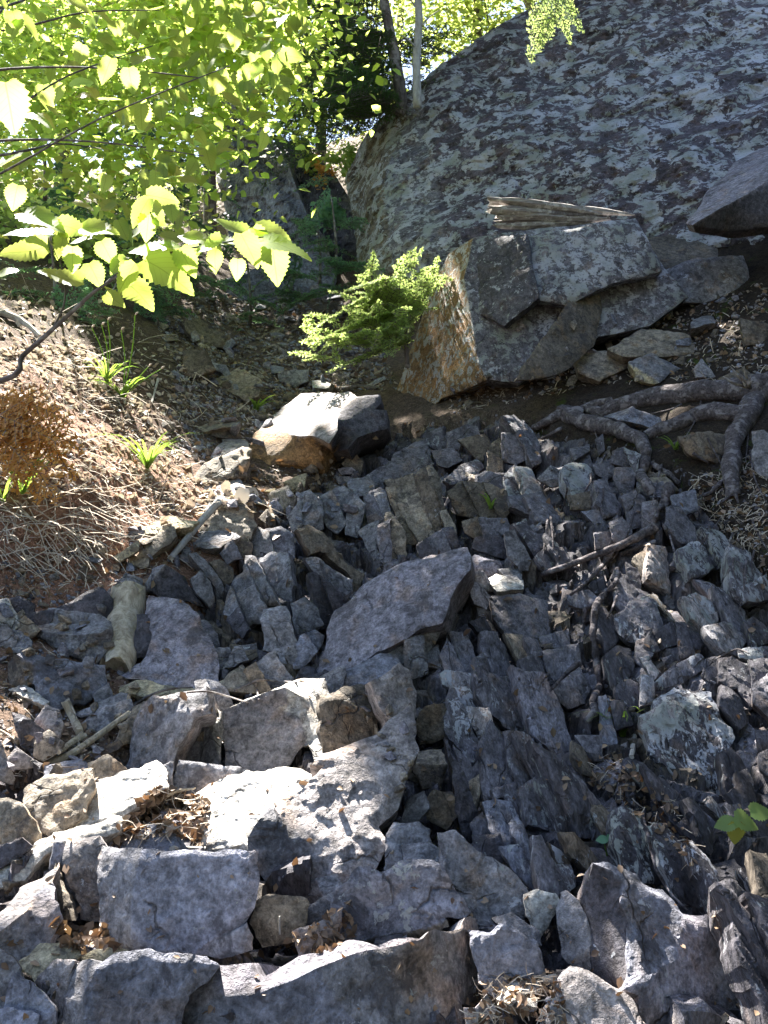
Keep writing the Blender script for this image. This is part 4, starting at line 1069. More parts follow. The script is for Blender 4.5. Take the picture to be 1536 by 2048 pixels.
# ------------------------------------------------------------------ roots
root = thing('tree_root', 'gnarled grey tree roots sprawling over the bank from a splintered end at the right edge', 'tree roots', at(1480, 800, 5.4))
for crop, s, r0, r1 in [
 ('p', '1600,590 1380,610 1150,620 900,640 650,670 450,720 330,760 250,790 150,770', 28, 9),
 ('p', '1420,800 1200,790 1000,810 850,870 700,920 600,970', 22, 12),
 ('p', '330,700 200,720 60,780 -20,790', 9, 9),
 ('p', '-40,790 60,830 200,870 380,920 540,985 600,1080 590,1180 560,1270 640,1400', 18, 10),
 ('p', '1560,600 1430,690 1390,800 1300,930 1265,1080 1255,1250 1265,1400 1270,1420', 21, 15),
 ('p', '1270,1400 1200,1300 1100,1400 1000,1440', 6, 3),
 ('p', '1270,1400 1180,1480', 5, 2), ('p', '1280,1400 1310,1480', 4, 2),
 ('l', '780,60 740,200 695,330 660,370 550,430 400,500 200,580 0,660 -200,720', 12, 5),
 ('l', '670,480 560,510 400,575', 6, 4),
 ('l', '370,510 270,650 160,770 20,880', 5, 3),
 ('l', '300,850 210,970 190,1180 220,1350 232,1536 240,1600 190,1700 205,1780 150,1850', 7, 7),
 ('l', '380,680 370,780 300,860', 5, 5),
 ('l', '130,980 120,1170', 4, 2), ('l', '700,200 660,370', 4, 3), ('l', '730,330 770,430', 4, 2),
 ('p', '640,1180 780,1260 850,1330', 6, 4), ('p', '960,1100 1080,1180', 3, 2),
 ('o', '1540,800 1440,770 1380,800 1280,860 1180,905', 14, 7),
 ('o', '1400,910 1240,990', 5, 3),
 ('g', '1530,90 1440,170 1310,310', 5, 3),
 ('l', '740,190 690,230 670,350', 4, 3),
]:
    p2 = px(crop, s); p2 = np.array([p2[k] + (p2[k + 1] - p2[k]) * f for k in range(len(p2) - 1) for f in (0, .34, .67)] + [p2[-1]]); p3 = path3(p2, .03)
    p3[1:-1, :] = [min((p3[k - 1], p3[k], p3[k + 1]), key=lambda q: q[1])[1] / p3[k][1] * (p3[k] - CAM) + CAM for k in range(1, len(p3) - 1)]
    rr = rad_at(p3, np.linspace(r0 * 1.05, r1, len(p3)))
    V, F = tube(p3, rr, 12, .5, seed=len(s), sub=2)
    mesh_obj('root', V, F, M['root'], root, origin=p3[0], sharp=50)
for k in range(34):
    x, y = random.uniform(1080, 1520), random.uniform(790, 1220); h, n = cast(x, y)
    if h is None: continue
    dx, dy = random.uniform(-70, 40), random.uniform(15, 110)
    p3 = path3(np.array([(x, y), (x + dx * .4 + random.uniform(-8, 8), y + dy * .5), (x + dx, y + dy)]), .015)
    V, F = tube(p3, rad_at(p3, [2.6, 1.8, .8]), 5, .2, seed=k); mesh_obj('rootlet', V, F, M['root'], root, origin=p3[0])
c0 = at(1500, 775, 5.25)
sp = []
for k in range(9):
    a = R(150 + k * 14 + random.uniform(-8, 8)); L = random.uniform(.08, .2)
    tip = c0 + np.array([math.cos(a) * L, -.05 - random.random() * .06, math.sin(a) * L * .5 + .08])
    sp.append(tube([c0, (c0 + tip) / 2 + rng.normal(0, .01, 3), tip], [.016, .011, .002], 5, sub=1))
V, F = join(sp); mesh_obj('splinter', V, F, M['greywood'], root, origin=c0)

# ------------------------------------------------------------------ logs and sticks
def log_with_break(name, label, p2, r0, r1, mat, lift=.0, seed=0, teeth=True, sides=14, rough=.3, flat=1.0, cat='log', parentless=True):
    p3 = path3(p2, lift)
    rr = rad_at(p3, np.linspace(r0, r1, len(p3)))
    V, F = tube(p3, rr, sides, rough, seed, sub=5)
    ax = nrm(p3[-1] - p3[0])
    if teeth:
        n = sides
        for s_ in range(n):
            j = hash3(np.array([s_]), np.array([seed]), np.array([3]), 5)[0]
            V[s_] += -ax * (j * .5 + .3) * rr[0] * 1.4
            k = len(V) - n + s_
            V[k] += ax * (hash3(np.array([s_]), np.array([seed]), np.array([9]), 5)[0]) * rr[-1]
    o = mesh_obj(name, V, F, mat, sharp=40)
    return tag(o, label, cat)
lg = thing('log', 'weathered splintered log with a pale broken end lying on the big split block', 'log', at(1000, 430, 6.5))
for k in range(15):
    ya = 404 + 48 * (k % 5) / 4 + random.uniform(-6, 6); xa = 978 + random.uniform(0, 34); xb = random.uniform(1100, 1270); f = (ya - 404) / 48
    yb = 428 + 16 * f; Yk = 7.35 - .12 * (k // 5) + .05 * f
    p3 = np.array([at(xa, ya, Yk), at(xa + (xb - xa) * .35, ya + (yb - ya) * .3 + random.uniform(-4, 4), Yk - .01), at(xa + (xb - xa) * .7, ya + (yb - ya) * .65, Yk), at(xb, yb + random.uniform(-3, 3), Yk + .02)])
    V, F = tube(p3, rad_at(p3, [random.uniform(4, 9), random.uniform(9, 13), 8, 2]), 7, .45, seed=k + 40)
    V[:7] += (p3[0] - p3[1]) * rng.uniform(0, .22, (7, 1))
    mesh_obj('splinter', V, F, M['greywood' if k % 3 else 'bark'], lg, sharp=40)
log_with_break('dead_wood', 'thick pale slab of rotten wood standing beside the grey brick-shaped stone', px('i', '975,885 955,1050 945,1230 885,1440'), 34, 32, M['dead'], .05, 5, rough=.22)
log_with_break('dead_branch', 'long pale dead stick lying across the rubble', px('e', '385,870 560,790 720,680 985,490'), 8, 6, M['dead'], .03, 6, sides=8, cat='stick')
log_with_break('dead_branch', 'shorter pale stick bent above the long dead stick', px('e', '505,400 560,520 620,650'), 9, 8, M['dead'], .03, 7, sides=8, cat='stick')
log_with_break('dead_branch', 'flat splinter of wood between the two pale sticks', px('e', '640,660 540,720 455,785'), 9, 4, M['dead'], .03, 8, sides=8, cat='stick')
log_with_break('dead_branch', 'grey stick propped on the stones below the brown-fronted boulder', px('i', '1680,170 1560,300 1310,605'), 8, 6, M['palebark'], .06, 9, sides=8, cat='stick')
log_with_break('dead_branch', 'short grey stick lying along the top of the square block', px('a', '1330,188 1450,190 1570,192'), 5, 5, M['palebark'], .015, 10, sides=8, cat='stick')
log_with_break('dead_branch', 'pale upright stick in the shade behind the grass tufts', px('m', '1215,530 1190,620 1165,710'), 3, 2, M['palebark'], .03, 11, sides=6, cat='stick')
log_with_break('dead_branch', 'bleached fallen branch at the left edge above the bank', px('m', '-40,0 120,60 230,130 300,200'), 8, 5, M['palebark'], .1, 12, sides=8, cat='stick')
log_with_break('dead_branch', 'dark stick lying in the soil behind the brown-fronted boulder', px('n', '1180,610 1300,590 1440,605'), 5, 4, M['bark'], .03, 13, sides=8, cat='stick')
log_with_break('dead_branch', 'short splintered stick in the leaf pile below the sunlit ledge', px('e', '1280,1120 1380,1080 1495,1065'), 4, 2, M['dead'], .02, 14, sides=6, cat='stick')
log_with_break('dead_branch', 'pale root stub leaning beside the lower right grass tuft', px('h', '510,660 500,740 488,820'), 5, 5, M['palebark'], .02, 15, sides=6, cat='stick')
def twig(label, p2, r0, r1, lift=.03, mat='bark'):
    p3 = path3(p2, lift); V, F = tube(p3, rad_at(p3, np.linspace(r0, r1, len(p3))), 5, .1)
    tag(mesh_obj('twig', V, F, M[mat]), label, 'twig')
twig('thin dark twig lying across the blocks above the sunlit ledge', px('f', '340,310 450,265 530,230 680,240 820,250'), 3, 2)
twig('thin grey twig arching over the tan slab by the long dead stick', px('e', '1000,480 1050,410 1150,350 1300,300 1480,288'), 3.5, 2)
twig('fine brown twig ending at the sunlit ledge', px('f', '-20,325 140,320 300,360 440,405'), 2.2, 1.8)
twig('long bare twig hanging down over the lower right slabs', px('h', '590,1220 580,1300 615,1420 640,1536 675,1670 740,1800 810,1890 930,2010'), 4, 2, .05, 'root')
twig('tiny upright stub of twig at the top of the sunlit ledge', px('f', '530,385 515,310 505,255'), 2.5, 1.5)
twig('short pale twig standing in the brown pocket of the ledge', px('b', '690,850 688,770 690,705'), 2.2, 1.8, .02, 'palebark')
twig('looped brown twig beside the lichen slab at the right edge', px('l', '1130,1380 1200,1340 1300,1300 1390,1330'), 2.2, 1.6)
twig('thin dark twig lying below the pale dead stick', px('e', '400,885 470,900 600,895'), 2, 1.5, .02)
twig('thin twig resting on the left edge of the leaf litter', px('e', '-20,610 60,650 120,690'), 3, 2, .04, 'dead')

# ------------------------------------------------------------------ where the sun comes through the leaves
LIT = ['-60,600 130,660 230,760 290,860 390,940 500,985 560,1012 520,1035 380,1010 300,1060 200,1080 180,1000 60,985 -60,1000',
       '510,890 560,830 600,790 690,780 705,790 690,830 640,845 600,880 560,868',
       '370,1452 550,1395 640,1360 650,1440 655,1530 620,1560 560,1600 520,1680 400,1690 390,1610 500,1550 600,1545 605,1450 540,1420',
       '420,1435 455,1430 458,1470 448,1520 438,1480', '340,1530 310,1600 240,1650 200,1680 110,1740 0,1830 -60,1870 -60,1750 50,1700 110,1650 240,1550', '-60,1440 20,1480 40,1600 -60,1640',
       '845,1880 885,1872 905,1930 925,2010 900,2010 870,1940', '390,1975 520,1930 570,1940 450,1985', '440,160 500,150 530,270 500,290 450,210', '515,260 560,290 575,340 540,320',
       '440,310 470,330 480,400 450,390']
e1 = nrm(np.cross(S, [0, 0, 1])); e2 = np.cross(S, e1)
def uv(p): return np.array([p @ e1, p @ e2])
CELL = .07
lit = {}
def mark(q, r=1, lit=lit):
    i, j = int(math.floor(q[0] / CELL)), int(math.floor(q[1] / CELL))
    for a in range(-r, r + 1):
        for b in range(-r, r + 1): lit[(i + a, j + b)] = 1
litg = {}
for poly in LIT:
    P_ = px('z', poly); lo, hi = P_.min(0), P_.max(0)
    for x in np.arange(lo[0], hi[0], 5):
        for y in np.arange(lo[1], hi[1], 5):
            if inpoly(x, y, P_):
                h, n = cast(x, y)
                if h is not None: mark(uv(h))

def in_sun(C):
    a = np.floor(np.stack([C @ e1, C @ e2], 1) / CELL).astype(int)
    return np.array([tuple(k) in litg for k in a])
lit_extra = []
for o_ in lg.children: lit_extra += [np.array(v.co) + np.array(o_.location) + np.array(lg.location) for v in o_.data.vertices][::3]
for c in lit_extra: mark(uv(c), 1)
litg = dict(lit)
# ------------------------------------------------------------------ leaves and plants
SX = np.array([1.0, 0, 0]); SU = np.array([0, -math.sin(PITCH), math.cos(PITCH)]); SN = np.array([0, -math.cos(PITCH), -math.sin(PITCH)])
def leaf_shape(n=12, wid=.42, teeth=.05, heart=.08):
    """unit leaf along +x (0..1), y across, z = relief; returns V,F"""
    t = np.linspace(0, 1, n)
    w = wid * np.sin(np.pi * np.clip(t, 0, 1) ** .72) ** .8 * (1 - .25 * t)
    w[0] = 0.02
    tz = np.where(np.arange(n) % 2 == 0, 1 - teeth * 2, 1 + teeth)
    w = w * tz; w[-1] = 0.004
    xo = t.copy(); xo[1:n // 3] -= heart * np.linspace(1, 0, n // 3 - 1)
    mid = np.stack([t, 0 * t, -.10 * t ** 2], 1)
    l = np.stack([xo, w, .16 * w - .12 * t ** 2 + .02 * np.sin(t * 9)], 1); r_ = np.stack([xo, -w, .16 * w - .12 * t ** 2 + .02 * np.cos(t * 8)], 1)
    V = np.concatenate([mid, l, r_]); F = []
    for k in range(n - 1):
        F += [(k, k + 1, n + k + 1, n + k), (k + 1, k, 2 * n + k, 2 * n + k + 1)]
    return V, F
LEAF = []
for k in range(4):
    V, F = leaf_shape(21, [.40, .46, .36, .43][k], .06, .09)
    V[:, 2] += [.0, .05, -.06, .03][k] * np.sin(V[:, 0] * 5 + V[:, 1] * 4)
    me = bpy.data.meshes.new('leaf'); me.from_pydata([tuple(v) for v in V], [], F)
    me.polygons.foreach_set('use_smooth', [True] * len(me.polygons)); me.materials.append(M['leaf_near']); LEAF.append(me)
def leaf_part(parent, c, size, tip, nor, mesh=None, name='leaf'):
    x = nrm(tip); z = nrm(nor - x * (nor @ x)); y = np.cross(z, x)
    o = bpy.data.objects.new(name, mesh or random.choice(LEAF))
    m = Matrix(((x[0], y[0], z[0], 0), (x[1], y[1], z[1], 0), (x[2], y[2], z[2], 0), (0, 0, 0, 1)))
    o.rotation_euler = m.to_euler(); o.scale = (size, size, size)
    o.location = c - x * size * .5 - np.array(parent.location)
    o.parent = parent; COL.objects.link(o); return o
def leaf_cloud(name, C, size, mat, parent=None, open_sun=False, nbias=(0, -.3, .8), kind='stuff', wid=.36, droop=.3, spread=1.0):
    size = np.broadcast_to(size, (len(C),))
    if open_sun:
        k = ~in_sun(C); C, size = C[k], size[k]
    n = len(C)
    nor = np.array(nbias) + rng.normal(0, .55 * spread, (n, 3)); nor /= np.linalg.norm(nor, axis=1, keepdims=True)
    tip = rng.normal(0, 1, (n, 3)); tip[:, 2] -= droop; tip -= nor * (tip * nor).sum(1, keepdims=True); tip /= np.linalg.norm(tip, axis=1, keepdims=True)
    y = np.cross(nor, tip)
    shp = [(-.5, 0, 0), (-.15, wid, .07), (.2, wid * .75, .03), (.5, 0, -.1), (.2, -wid * .75, .03), (-.15, -wid, .07)]
    V = np.stack([C + size[:, None] * (a * tip + b * y + c * nor) for a, b, c in shp], 1).reshape(-1, 3)
    b = np.arange(n)[:, None] * 6
    F = np.concatenate([b + [0, 1, 2, 3], b + [0, 3, 4, 5]], 0)
    return mesh_obj(name, V, F, M[mat], parent, kind=kind, origin=C.mean(0))

# --- broad-leaved tree reaching in from the left
tree = thing('broadleaf_tree', 'broad-leaved tree with bright backlit leaves reaching in from the left', 'tree', at(-420, 760, 3.4))
V, F = tube([at(-420, 1000, 3.4), at(-400, 600, 3.5), at(-360, 200, 3.6), at(-330, -300, 3.7)], [.07, .06, .05, .03], 9, .15)
mesh_obj('trunk', V, F, M['bark'], tree, origin=np.array(tree.location))
def branch(p2, Ys, r0, r1):
    p3 = np.array([at(a, b, y) for (a, b), y in zip(p2, Ys)])
    V, F = tube(p3, rad_at(p3, np.linspace(r0, r1, len(p3))), 6, .12)
    mesh_obj('branch', V, F, M['bark'], tree, origin=p3[0]); return p3
branch([(-400, 850), (-20, 770), (45, 712), (104, 660), (150, 618), (205, 572), (310, 515), (430, 488), (560, 470)], [3.3, 2.5, 2.45, 2.4, 2.38, 2.35, 2.3, 2.3, 2.3], 7, 1.6)
branch([(205, 572), (240, 545), (225, 590), (250, 610)], [2.35, 2.34, 2.33, 2.33], 2, 1)
branch([(104, 660), (130, 600), (120, 520), (90, 470)], [2.4, 2.4, 2.38, 2.38], 2.5, 1)
fg = '175,880,190,20 110,930,180,180 90,1000,190,170 295,915,130,10 400,915,150,5 240,985,110,100 240,1100,170,190 430,1010,100,60 600,995,170,180 505,1110,130,120 680,1100,220,30 560,1180,150,40 750,1050,130,60 860,1040,100,100 920,900,130,200 1000,1000,150,60 1090,930,160,20 1150,990,200,15 1100,1060,160,80 950,1080,80,90 770,950,120,200 650,790,130,10 560,850,130,120 630,850,110,60 590,910,110,95 640,890,60,30 460,1200,90,30 740,1010,110,160 380,1100,110,60 20,1090,90,180 320,960,90,170 290,1040,100,90 40,430,190,80 20,650,140,160 150,480,110,20 60,790,100,100 830,980,120,150 900,960,130,20 1040,960,110,60 700,990,110,20 640,1060,130,60 470,1060,90,130 200,930,130,150 130,990,120,20'
for s in fg.split():
    x, y, w, a = map(float, s.split(','))
    a = R(a); Y = 2.3 + random.uniform(-.06, .1)
    tip = math.cos(a) * SX - math.sin(a) * SU + SN * random.uniform(-.1, .35)
    nor = SN * random.uniform(.45, 1.0) + np.array([random.uniform(-.35, .35), 0, random.uniform(.2, .9)])
    c = at(x / 2, y / 2, Y); lit_extra.append(c)
    leaf_part(tree, c, w / 2 * Y / FPX * 1.12, tip, nor)
for k in range(9):
    x0, y0 = random.uniform(-80, 30), random.uniform(-60, 400); x1, y1 = random.uniform(150, 480), y0 + random.uniform(-260, 40)
    ya, yb = random.uniform(3.4, 4.2), random.uniform(3.4, 4.8)
    branch([(-380, y0 + 60), (x0, y0), ((x0 + x1) / 2, (y0 + y1) / 2 - 15), (x1, y1)], [3.6, ya, (ya + yb) / 2, yb], 4, 1)
cl = [(60,40),(100,150),(230,60),(260,230),(330,215),(385,225),(60,250),(50,310),(480,50),(500,110),(415,110),(525,165),(150,130),(300,100),(330,300),(190,170),(420,20),(110,200),(20,150),(560,60),(250,400),(60,440),(20,540),(330,340),(290,445),(180,420),(450,280),(520,40),(350,20),(270,20),(420,170)]
for (x, y) in cl:
    Y0 = random.uniform(3.4, 4.8)
    for k in range(12):
        c = at(x + random.gauss(0, 42), y + random.gauss(0, 26), Y0 + random.uniform(-.25, .25))
        a = R(random.uniform(-30, 130)); tip = math.cos(a) * SX - math.sin(a) * SU + SN * random.uniform(-.2, .4)
        nor = SN * random.uniform(.1, 1.0) + np.array([random.uniform(-.5, .5), 0, random.uniform(.3, 1.0)])
        if in_sun(c[None])[0]: continue
        lit_extra.append(c)
        leaf_part(tree, c, random.uniform(.075, .125), tip, nor)
C = []
for k in range(330):
    x, y = random.uniform(-150, 570), random.uniform(-170, 380)
    if x > 430 and y > 190: continue
    if x > 330 and y > 300: continue
    Y0 = min(random.uniform(5.0, 7.6), hit(x, y) - .4)
    c = at(x, y, Y0); C.append(c + rng.normal(0, 1, (60, 3)) * [.34, .3, .2])
C = np.concatenate(C); leaf_cloud('crown', C, rng.uniform(.06, .10, len(C)), 'leaf', tree, open_sun=True)
lit_extra += list(C[::22])

# --- background trees in full sun
def bg_tree(label, x, ytop, ybot, Y, wpx, n, mat='leaf_far', size=.11, trunk=True, clumps=44, group=None, pal='bark'):
    base = at(x, ybot, Y); base[2] = height(base[0], base[1])[0]
    t = thing('broadleaf_tree', label, 'tree', base, group)
    top = at(x + random.uniform(-30, 30), ytop, Y)
    V, F = tube([base - [0, 0, .3], base * .6 + top * .4 + rng.normal(0, .15, 3), top], [.12, .09, .03], 8, .1)
    mesh_obj('trunk', V, F, M[pal], t, origin=base)
    C = []
    for k in range(clumps):
        cx, cy = x + random.gauss(0, wpx * .5), random.uniform(ytop - 40, ybot)
        c = at(cx, cy, Y + random.uniform(-1.2, 1.2))
        g = height(c[0], c[1])[0]; c[2] = max(c[2], g + .3)
        C.append(c + rng.normal(0, 1, (n // clumps, 3)) * [.55, .5, .32])
        if k % 4 == 0:
            f = random.uniform(.3, .9); V, F = tube([base * (1 - f) + top * f, (base * (1 - f) + top * f + c) / 2 + [0, 0, .1], c], [.035, .025, .01], 5)
            mesh_obj('limb', V, F, M[pal], t, origin=base)
    C = np.concatenate(C); leaf_cloud('crown', C, rng.uniform(size * .7, size * 1.2, len(C)), mat, t, open_sun=True)
bg_tree('sunlit broad-leaved tree behind the hemlock trunk', 640, -220, 260, 15.5, 170, 6500)
bg_tree('sunlit broad-leaved tree between the pale dead trunk and the cliff edge', 930, -200, 120, 14.5, 130, 5200)
bg_tree('pale sunlit tree at the top of the cliff edge', 1080, -260, 20, 16, 150, 3000)
bg_tree('sunlit tree at the top left behind the reaching branches', 130, -260, 240, 12.5, 220, 7500)
bg_tree('sunlit tree above the jagged rock wall', 430, -260, 160, 14.0, 170, 6500)
bg_tree('leafy tree cut by the left edge behind the bank', -120, -200, 330, 10.5, 160, 4200)
bg_tree('distant tree on the slope behind the rock wall', 300, -300, 130, 19, 260, 6000)
bg_tree('distant tree on the slope behind the hemlock', 780, -300, 150, 20, 260, 6000)

C = []
for k in range(420):
    x, y = random.uniform(-250, 700), random.uniform(120, 560)
    Y = hit(x, y)
    if Y < 8.5 or Y > 26 or (x > 420 and y > 300): continue
    c = at(x, y, Y - .15); C.append(c + np.abs(rng.normal(0, 1, (26, 3))) * [.3, -.25, .22] * rng.choice([-1, 1], (26, 3)) ** np.array([1, 0, 0]))
C = np.concatenate(C)
tag(leaf_cloud('undergrowth', C, rng.uniform(.07, .13, len(C)), 'leaf_far', None, open_sun=True), 'low green undergrowth covering the slope behind the left bank', 'undergrowth')
# --- conifer sprays
def spray(p0, d, L, up=(0, 0, 1), nl=.022, nw=.005, step=.014, tw=.5, droop=.25, twang=52, tstep=.05):
    """needle triangles of one flat spray and its twig line"""
    d = nrm(d); up = nrm(np.array(up) - d * (np.array(up) @ d)); s = np.cross(d, up)
    T, lines = [], []
    def needles(a, b):
        ln = np.linalg.norm(b - a); n = max(2, int(ln / step)); dd = (b - a) / (ln + 1e-9)
        sd = np.cross(dd, up)
        t = rng.uniform(0, 1, (n * 2, 1)); base = a + (b - a) * t
        sg = np.where(np.arange(n * 2) % 2 == 0, 1, -1)[:, None]
        out = nl * (sg * sd * .85 + dd * .5 + up * rng.normal(.1, .35, (n * 2, 1))) * rng.uniform(.7, 1.15, (n * 2, 1))
        T.append(np.stack([base - dd * nw, base + dd * nw, base + out], 1))
    n = max(3, int(L / tstep)); prev = p0
    for k in range(n):
        f = (k + 1) / n
        p = p0 + d * L * f - np.array([0, 0, droop * L * f * f]) + rng.normal(0, .004, 3)
        needles(prev, p); lines.append((prev, p))
        for sg in (-1, 1):
            l2 = L * tw * (1 - f * .85) * random.uniform(.6, 1.1) * min(1, f * 3 + .3)
            a = R(twang); q = p + (d * math.cos(a) + sg * s * math.sin(a)) * l2 - np.array([0, 0, droop * l2 * .5])
            mid = (p + q) / 2
            needles(p, q); lines.append((p, q))
            if l2 > .16:
                for g2 in (-1, 1):
                    d2 = nrm(q - p); s2 = np.cross(d2, up)
                    for ff in (.35, .6, .8):
                        pp = p + (q - p) * ff; qq = pp + (d2 * .6 + g2 * s2 * .8) * l2 * .4 * (1.1 - ff); needles(pp, qq)
        prev = p
    return np.concatenate(T), lines
def conifer(name, label, cat, base, sprays, mat, trunk=None, group=None, twr=.004, sunlit=False, **kw):
    t = thing(name, label, cat, base, group)
    T, L = [], []
    for p0, d, ln in sprays:
        a, b = spray(np.array(p0), d, ln, **kw); T.append(a); L += b
    T = np.concatenate(T)
    if not sunlit: T = T[~in_sun(T[:, 2])]
    if sunlit:
        lit_extra.extend(list(T[::7, 2]))
        for c in T[::7, 2]: mark(uv(c), 1, litg)
    V = T.reshape(-1, 3); F = np.arange(len(V)).reshape(-1, 3)
    mesh_obj('crown', V, F, M[mat], t, smooth=False, kind='stuff', origin=np.array(base))
    tv = []
    for a, b in L[::1]:
        if np.linalg.norm(b - a) < .02: continue
        if not sunlit and in_sun(((a + b) / 2)[None])[0]: continue
        tv.append(tube([a, b], [twr, twr * .6], 3, sub=1, cap=False))
    V, F = join(tv); mesh_obj('twigs', V, F, M['bark'], t, origin=np.array(base), kind='stuff')
    if trunk is not None:
        V, F = tube(trunk[0], trunk[1], 9, .12); mesh_obj('trunk', V, F, M[trunk[2] if len(trunk) > 2 else 'bark'], t, origin=np.array(base))
    return t
# fir sapling beside the split block
b0 = at(815, 735, 7.3); sp = []
stem = [b0, at(812, 690, 7.3), at(806, 630, 7.35), at(800, 560, 7.4)]
for tx, ty in [(700,575),(725,560),(765,548),(800,540),(860,545),(612,668),(640,695),(668,732),(735,640),(800,600),(640,640),(690,610),(770,590),(840,575),(720,690),(760,660),(700,655),(850,600),(830,640),(780,690),(655,665),(745,600)]:
    o = stem[random.choice([1, 1, 2, 2, 3])] + rng.normal(0, .03, 3); q = at(tx, ty, 7.3 + random.uniform(-.5, .15)); v = q - o
    sp.append((o, v + [0, 0, .06], np.linalg.norm(v)))
fp = px('z', '690,560 740,545 800,530 868,535 862,600 835,650 760,690 700,740 650,735 600,690 615,655 680,640')
while len(sp) < 75:
    x, y = random.uniform(595, 870), random.uniform(528, 742)
    if not inpoly(x, y, fp): continue
    sp.append((at(x, y, 7.3 + random.uniform(-.4, .2)), np.array([random.uniform(-1, .6), random.uniform(-.9, .2), random.uniform(-.1, .7)]), random.uniform(.16, .32)))
conifer('fir_sapling', 'small bushy fir sapling catching the sun beside the big split block', 'sapling', b0, sp, 'fir', (stem, [.022, .02, .016, .008]), nl=.028, nw=.007, step=.0085, tw=.42, droop=.12, tstep=.045, twr=.004, sunlit=True)
for c in lit_extra: mark(uv(c), 1)

# hemlock with the dark leaning trunk
Yh = 9.8
tr = [at(803, 225, Yh + .2), at(800, 180, Yh), at(788, 110, Yh), at(775, 40, Yh), at(765, -40, Yh), at(758, -300, Yh)]
sp = []
for k in range(62):
    f = random.random(); y = 260 - 420 * f; p0 = at(np.interp(-y, [-225, -110, 300], [800, 788, 758]), min(y, 215), Yh)
    a = random.uniform(-1, 1); lef = random.random() < .74
    d = np.array([(-1 if lef else 1) * random.uniform(.5, 1), random.uniform(-.8, .5), random.uniform(-.1, .35)])
    sp.append((p0, d, random.uniform(.7, 1.75) * (1 if lef else .55)))
for k in range(22):
    sp.append((at(random.uniform(545, 740), random.uniform(-60, 200), Yh + random.uniform(-.4, .6)), np.array([random.uniform(-1, .2), random.uniform(-.6, .3), random.uniform(-.3, .1)]), random.uniform(.6, 1.0)))
conifer('hemlock_tree', 'dark feathery hemlock with a slim leaning trunk at the cliff edge', 'tree', tr[0], sp, 'needle', (tr, [.085, .075, .068, .06, .055, .03]), nl=.03, nw=.007, step=.017, droop=.35, tw=.42, tstep=.07, twr=.006)
# pale dead trunk
t = thing('dead_tree', 'bare pale dead trunk standing beside the hemlock on the cliff edge', 'tree', at(836, 205, 9.3))
V, F = tube([at(835, 215, 9.3), at(833, 120, 9.3), at(838, 40, 9.3), at(834, -60, 9.3), at(836, -260, 9.4)], [.05, .046, .042, .04, .03], 9, .15)
mesh_obj('trunk', V, F, M['palebark'], t)
for a, b in [((836, 60), (880, 20)), ((835, 100), (800, 70)), ((836, 20), (790, -30))]:
    V, F = tube([at(*a, 9.3), (at(*a, 9.3) + at(*b, 9.1)) / 2 + [0, 0, .03], at(*b, 9.1)], [.012, .009, .004], 5); mesh_obj('limb', V, F, M['palebark'], t)
# spruce branch hanging in at the top right
b1 = at(1112, -90, 6.0); sp = [(b1, at(1108, 100, 5.9) - b1, .62)]
for tx, ty, sx, sy in [(1060, 118, 1100, 10), (1165, 62, 1115, -10), (1140, 85, 1112, 10), (1085, 90, 1106, 20), (1060, 45, 1105, -30), (1150, 30, 1112, -40)]:
    o = at(sx, sy, 5.95); q = at(tx, ty, 5.9 + random.uniform(-.12, .12)); sp.append((o, q - o, np.linalg.norm(q - o)))
conifer('spruce_branch', 'green spruce branch hanging down in front of the cliff at the top', 'branch', b1, sp, 'fir', ([at(1190, -330, 6.3), at(1130, -170, 6.1), b1], [.02, .015, .008]), up=(.2, -.9, .3), nl=.022, nw=.004, step=.006, tw=.35, droop=.0, tstep=.035, sunlit=True)
# cedars in the shade at the left of the gully
for label, x, y, Y, n, dx in [('blue-green cedar sapling below the jagged rock wall', 350, 400, 10.2, 26, 90), ('blue-green cedar boughs in the shade behind the leafy branch', 300, 520, 8.6, 26, 130),
                          ('feathery cedar at the left behind the bright leaves', 90, 330, 7.2, 24, 110), ('low green cedar at the foot of the cliff beside the gully', 640, 500, 10.0, 14, 45), ('cedar boughs low over the blue rock slab', 500, 580, 9.9, 14, 70), ('dense cedar filling the hollow under the bright leaves', 300, 300, 9.4, 34, 130), ('cedar growing against the lower left corner of the cliff', 672, 480, 9.6, 12, 26), ('cedar at the top of the bank by the left edge', 110, 560, 7.0, 22, 120)]:
    Y = min(Y, hit(x, y) - .15)
    b = at(x, y + 70, Y); sp = []
    for k in range(n):
        o = at(x + random.gauss(0, dx * .7), y + random.gauss(0, 60), Y + random.uniform(-.2, .1))
        sp.append((o, np.array([random.uniform(-1, 1), random.uniform(-.9, .1), random.uniform(-.35, .25)]), random.uniform(.35, .7)))
    conifer('cedar_sapling', label, 'sapling', b, sp, 'cedar', ([b, at(x, y, Y), at(x - 10, y - 90, Y)], [.02, .016, .006]), nl=.028, nw=.008, step=.012, tw=.5, droop=.4, tstep=.05)
# dead orange cedar bough on the bank
b = at(-70, 770, 4.35); sp = []
for tx, ty in [(150, 890), (120, 935), (95, 965), (60, 970), (30, 955), (10, 900), (130, 850), (70, 900), (40, 930), (100, 880)]:
    o = at(random.uniform(-50, 30), random.uniform(790, 850), 4.3); q_ = at(tx, ty, 4.2 + random.uniform(-.15, .15)); v = q_ - o
    sp.append((o, v + [0, 0, .12], np.linalg.norm(v)))
conifer('dead_bough', 'dead orange-brown cedar bough hanging over the bank at the left edge', 'branch', b, sp, 'orange', ([b, at(-20, 800, 4.3), at(40, 850, 4.27)], [.012, .01, .005]), up=(.1, -.9, .3), nl=.026, nw=.007, step=.009, twr=.0025, tw=.45, droop=.25, tstep=.05, sunlit=True)
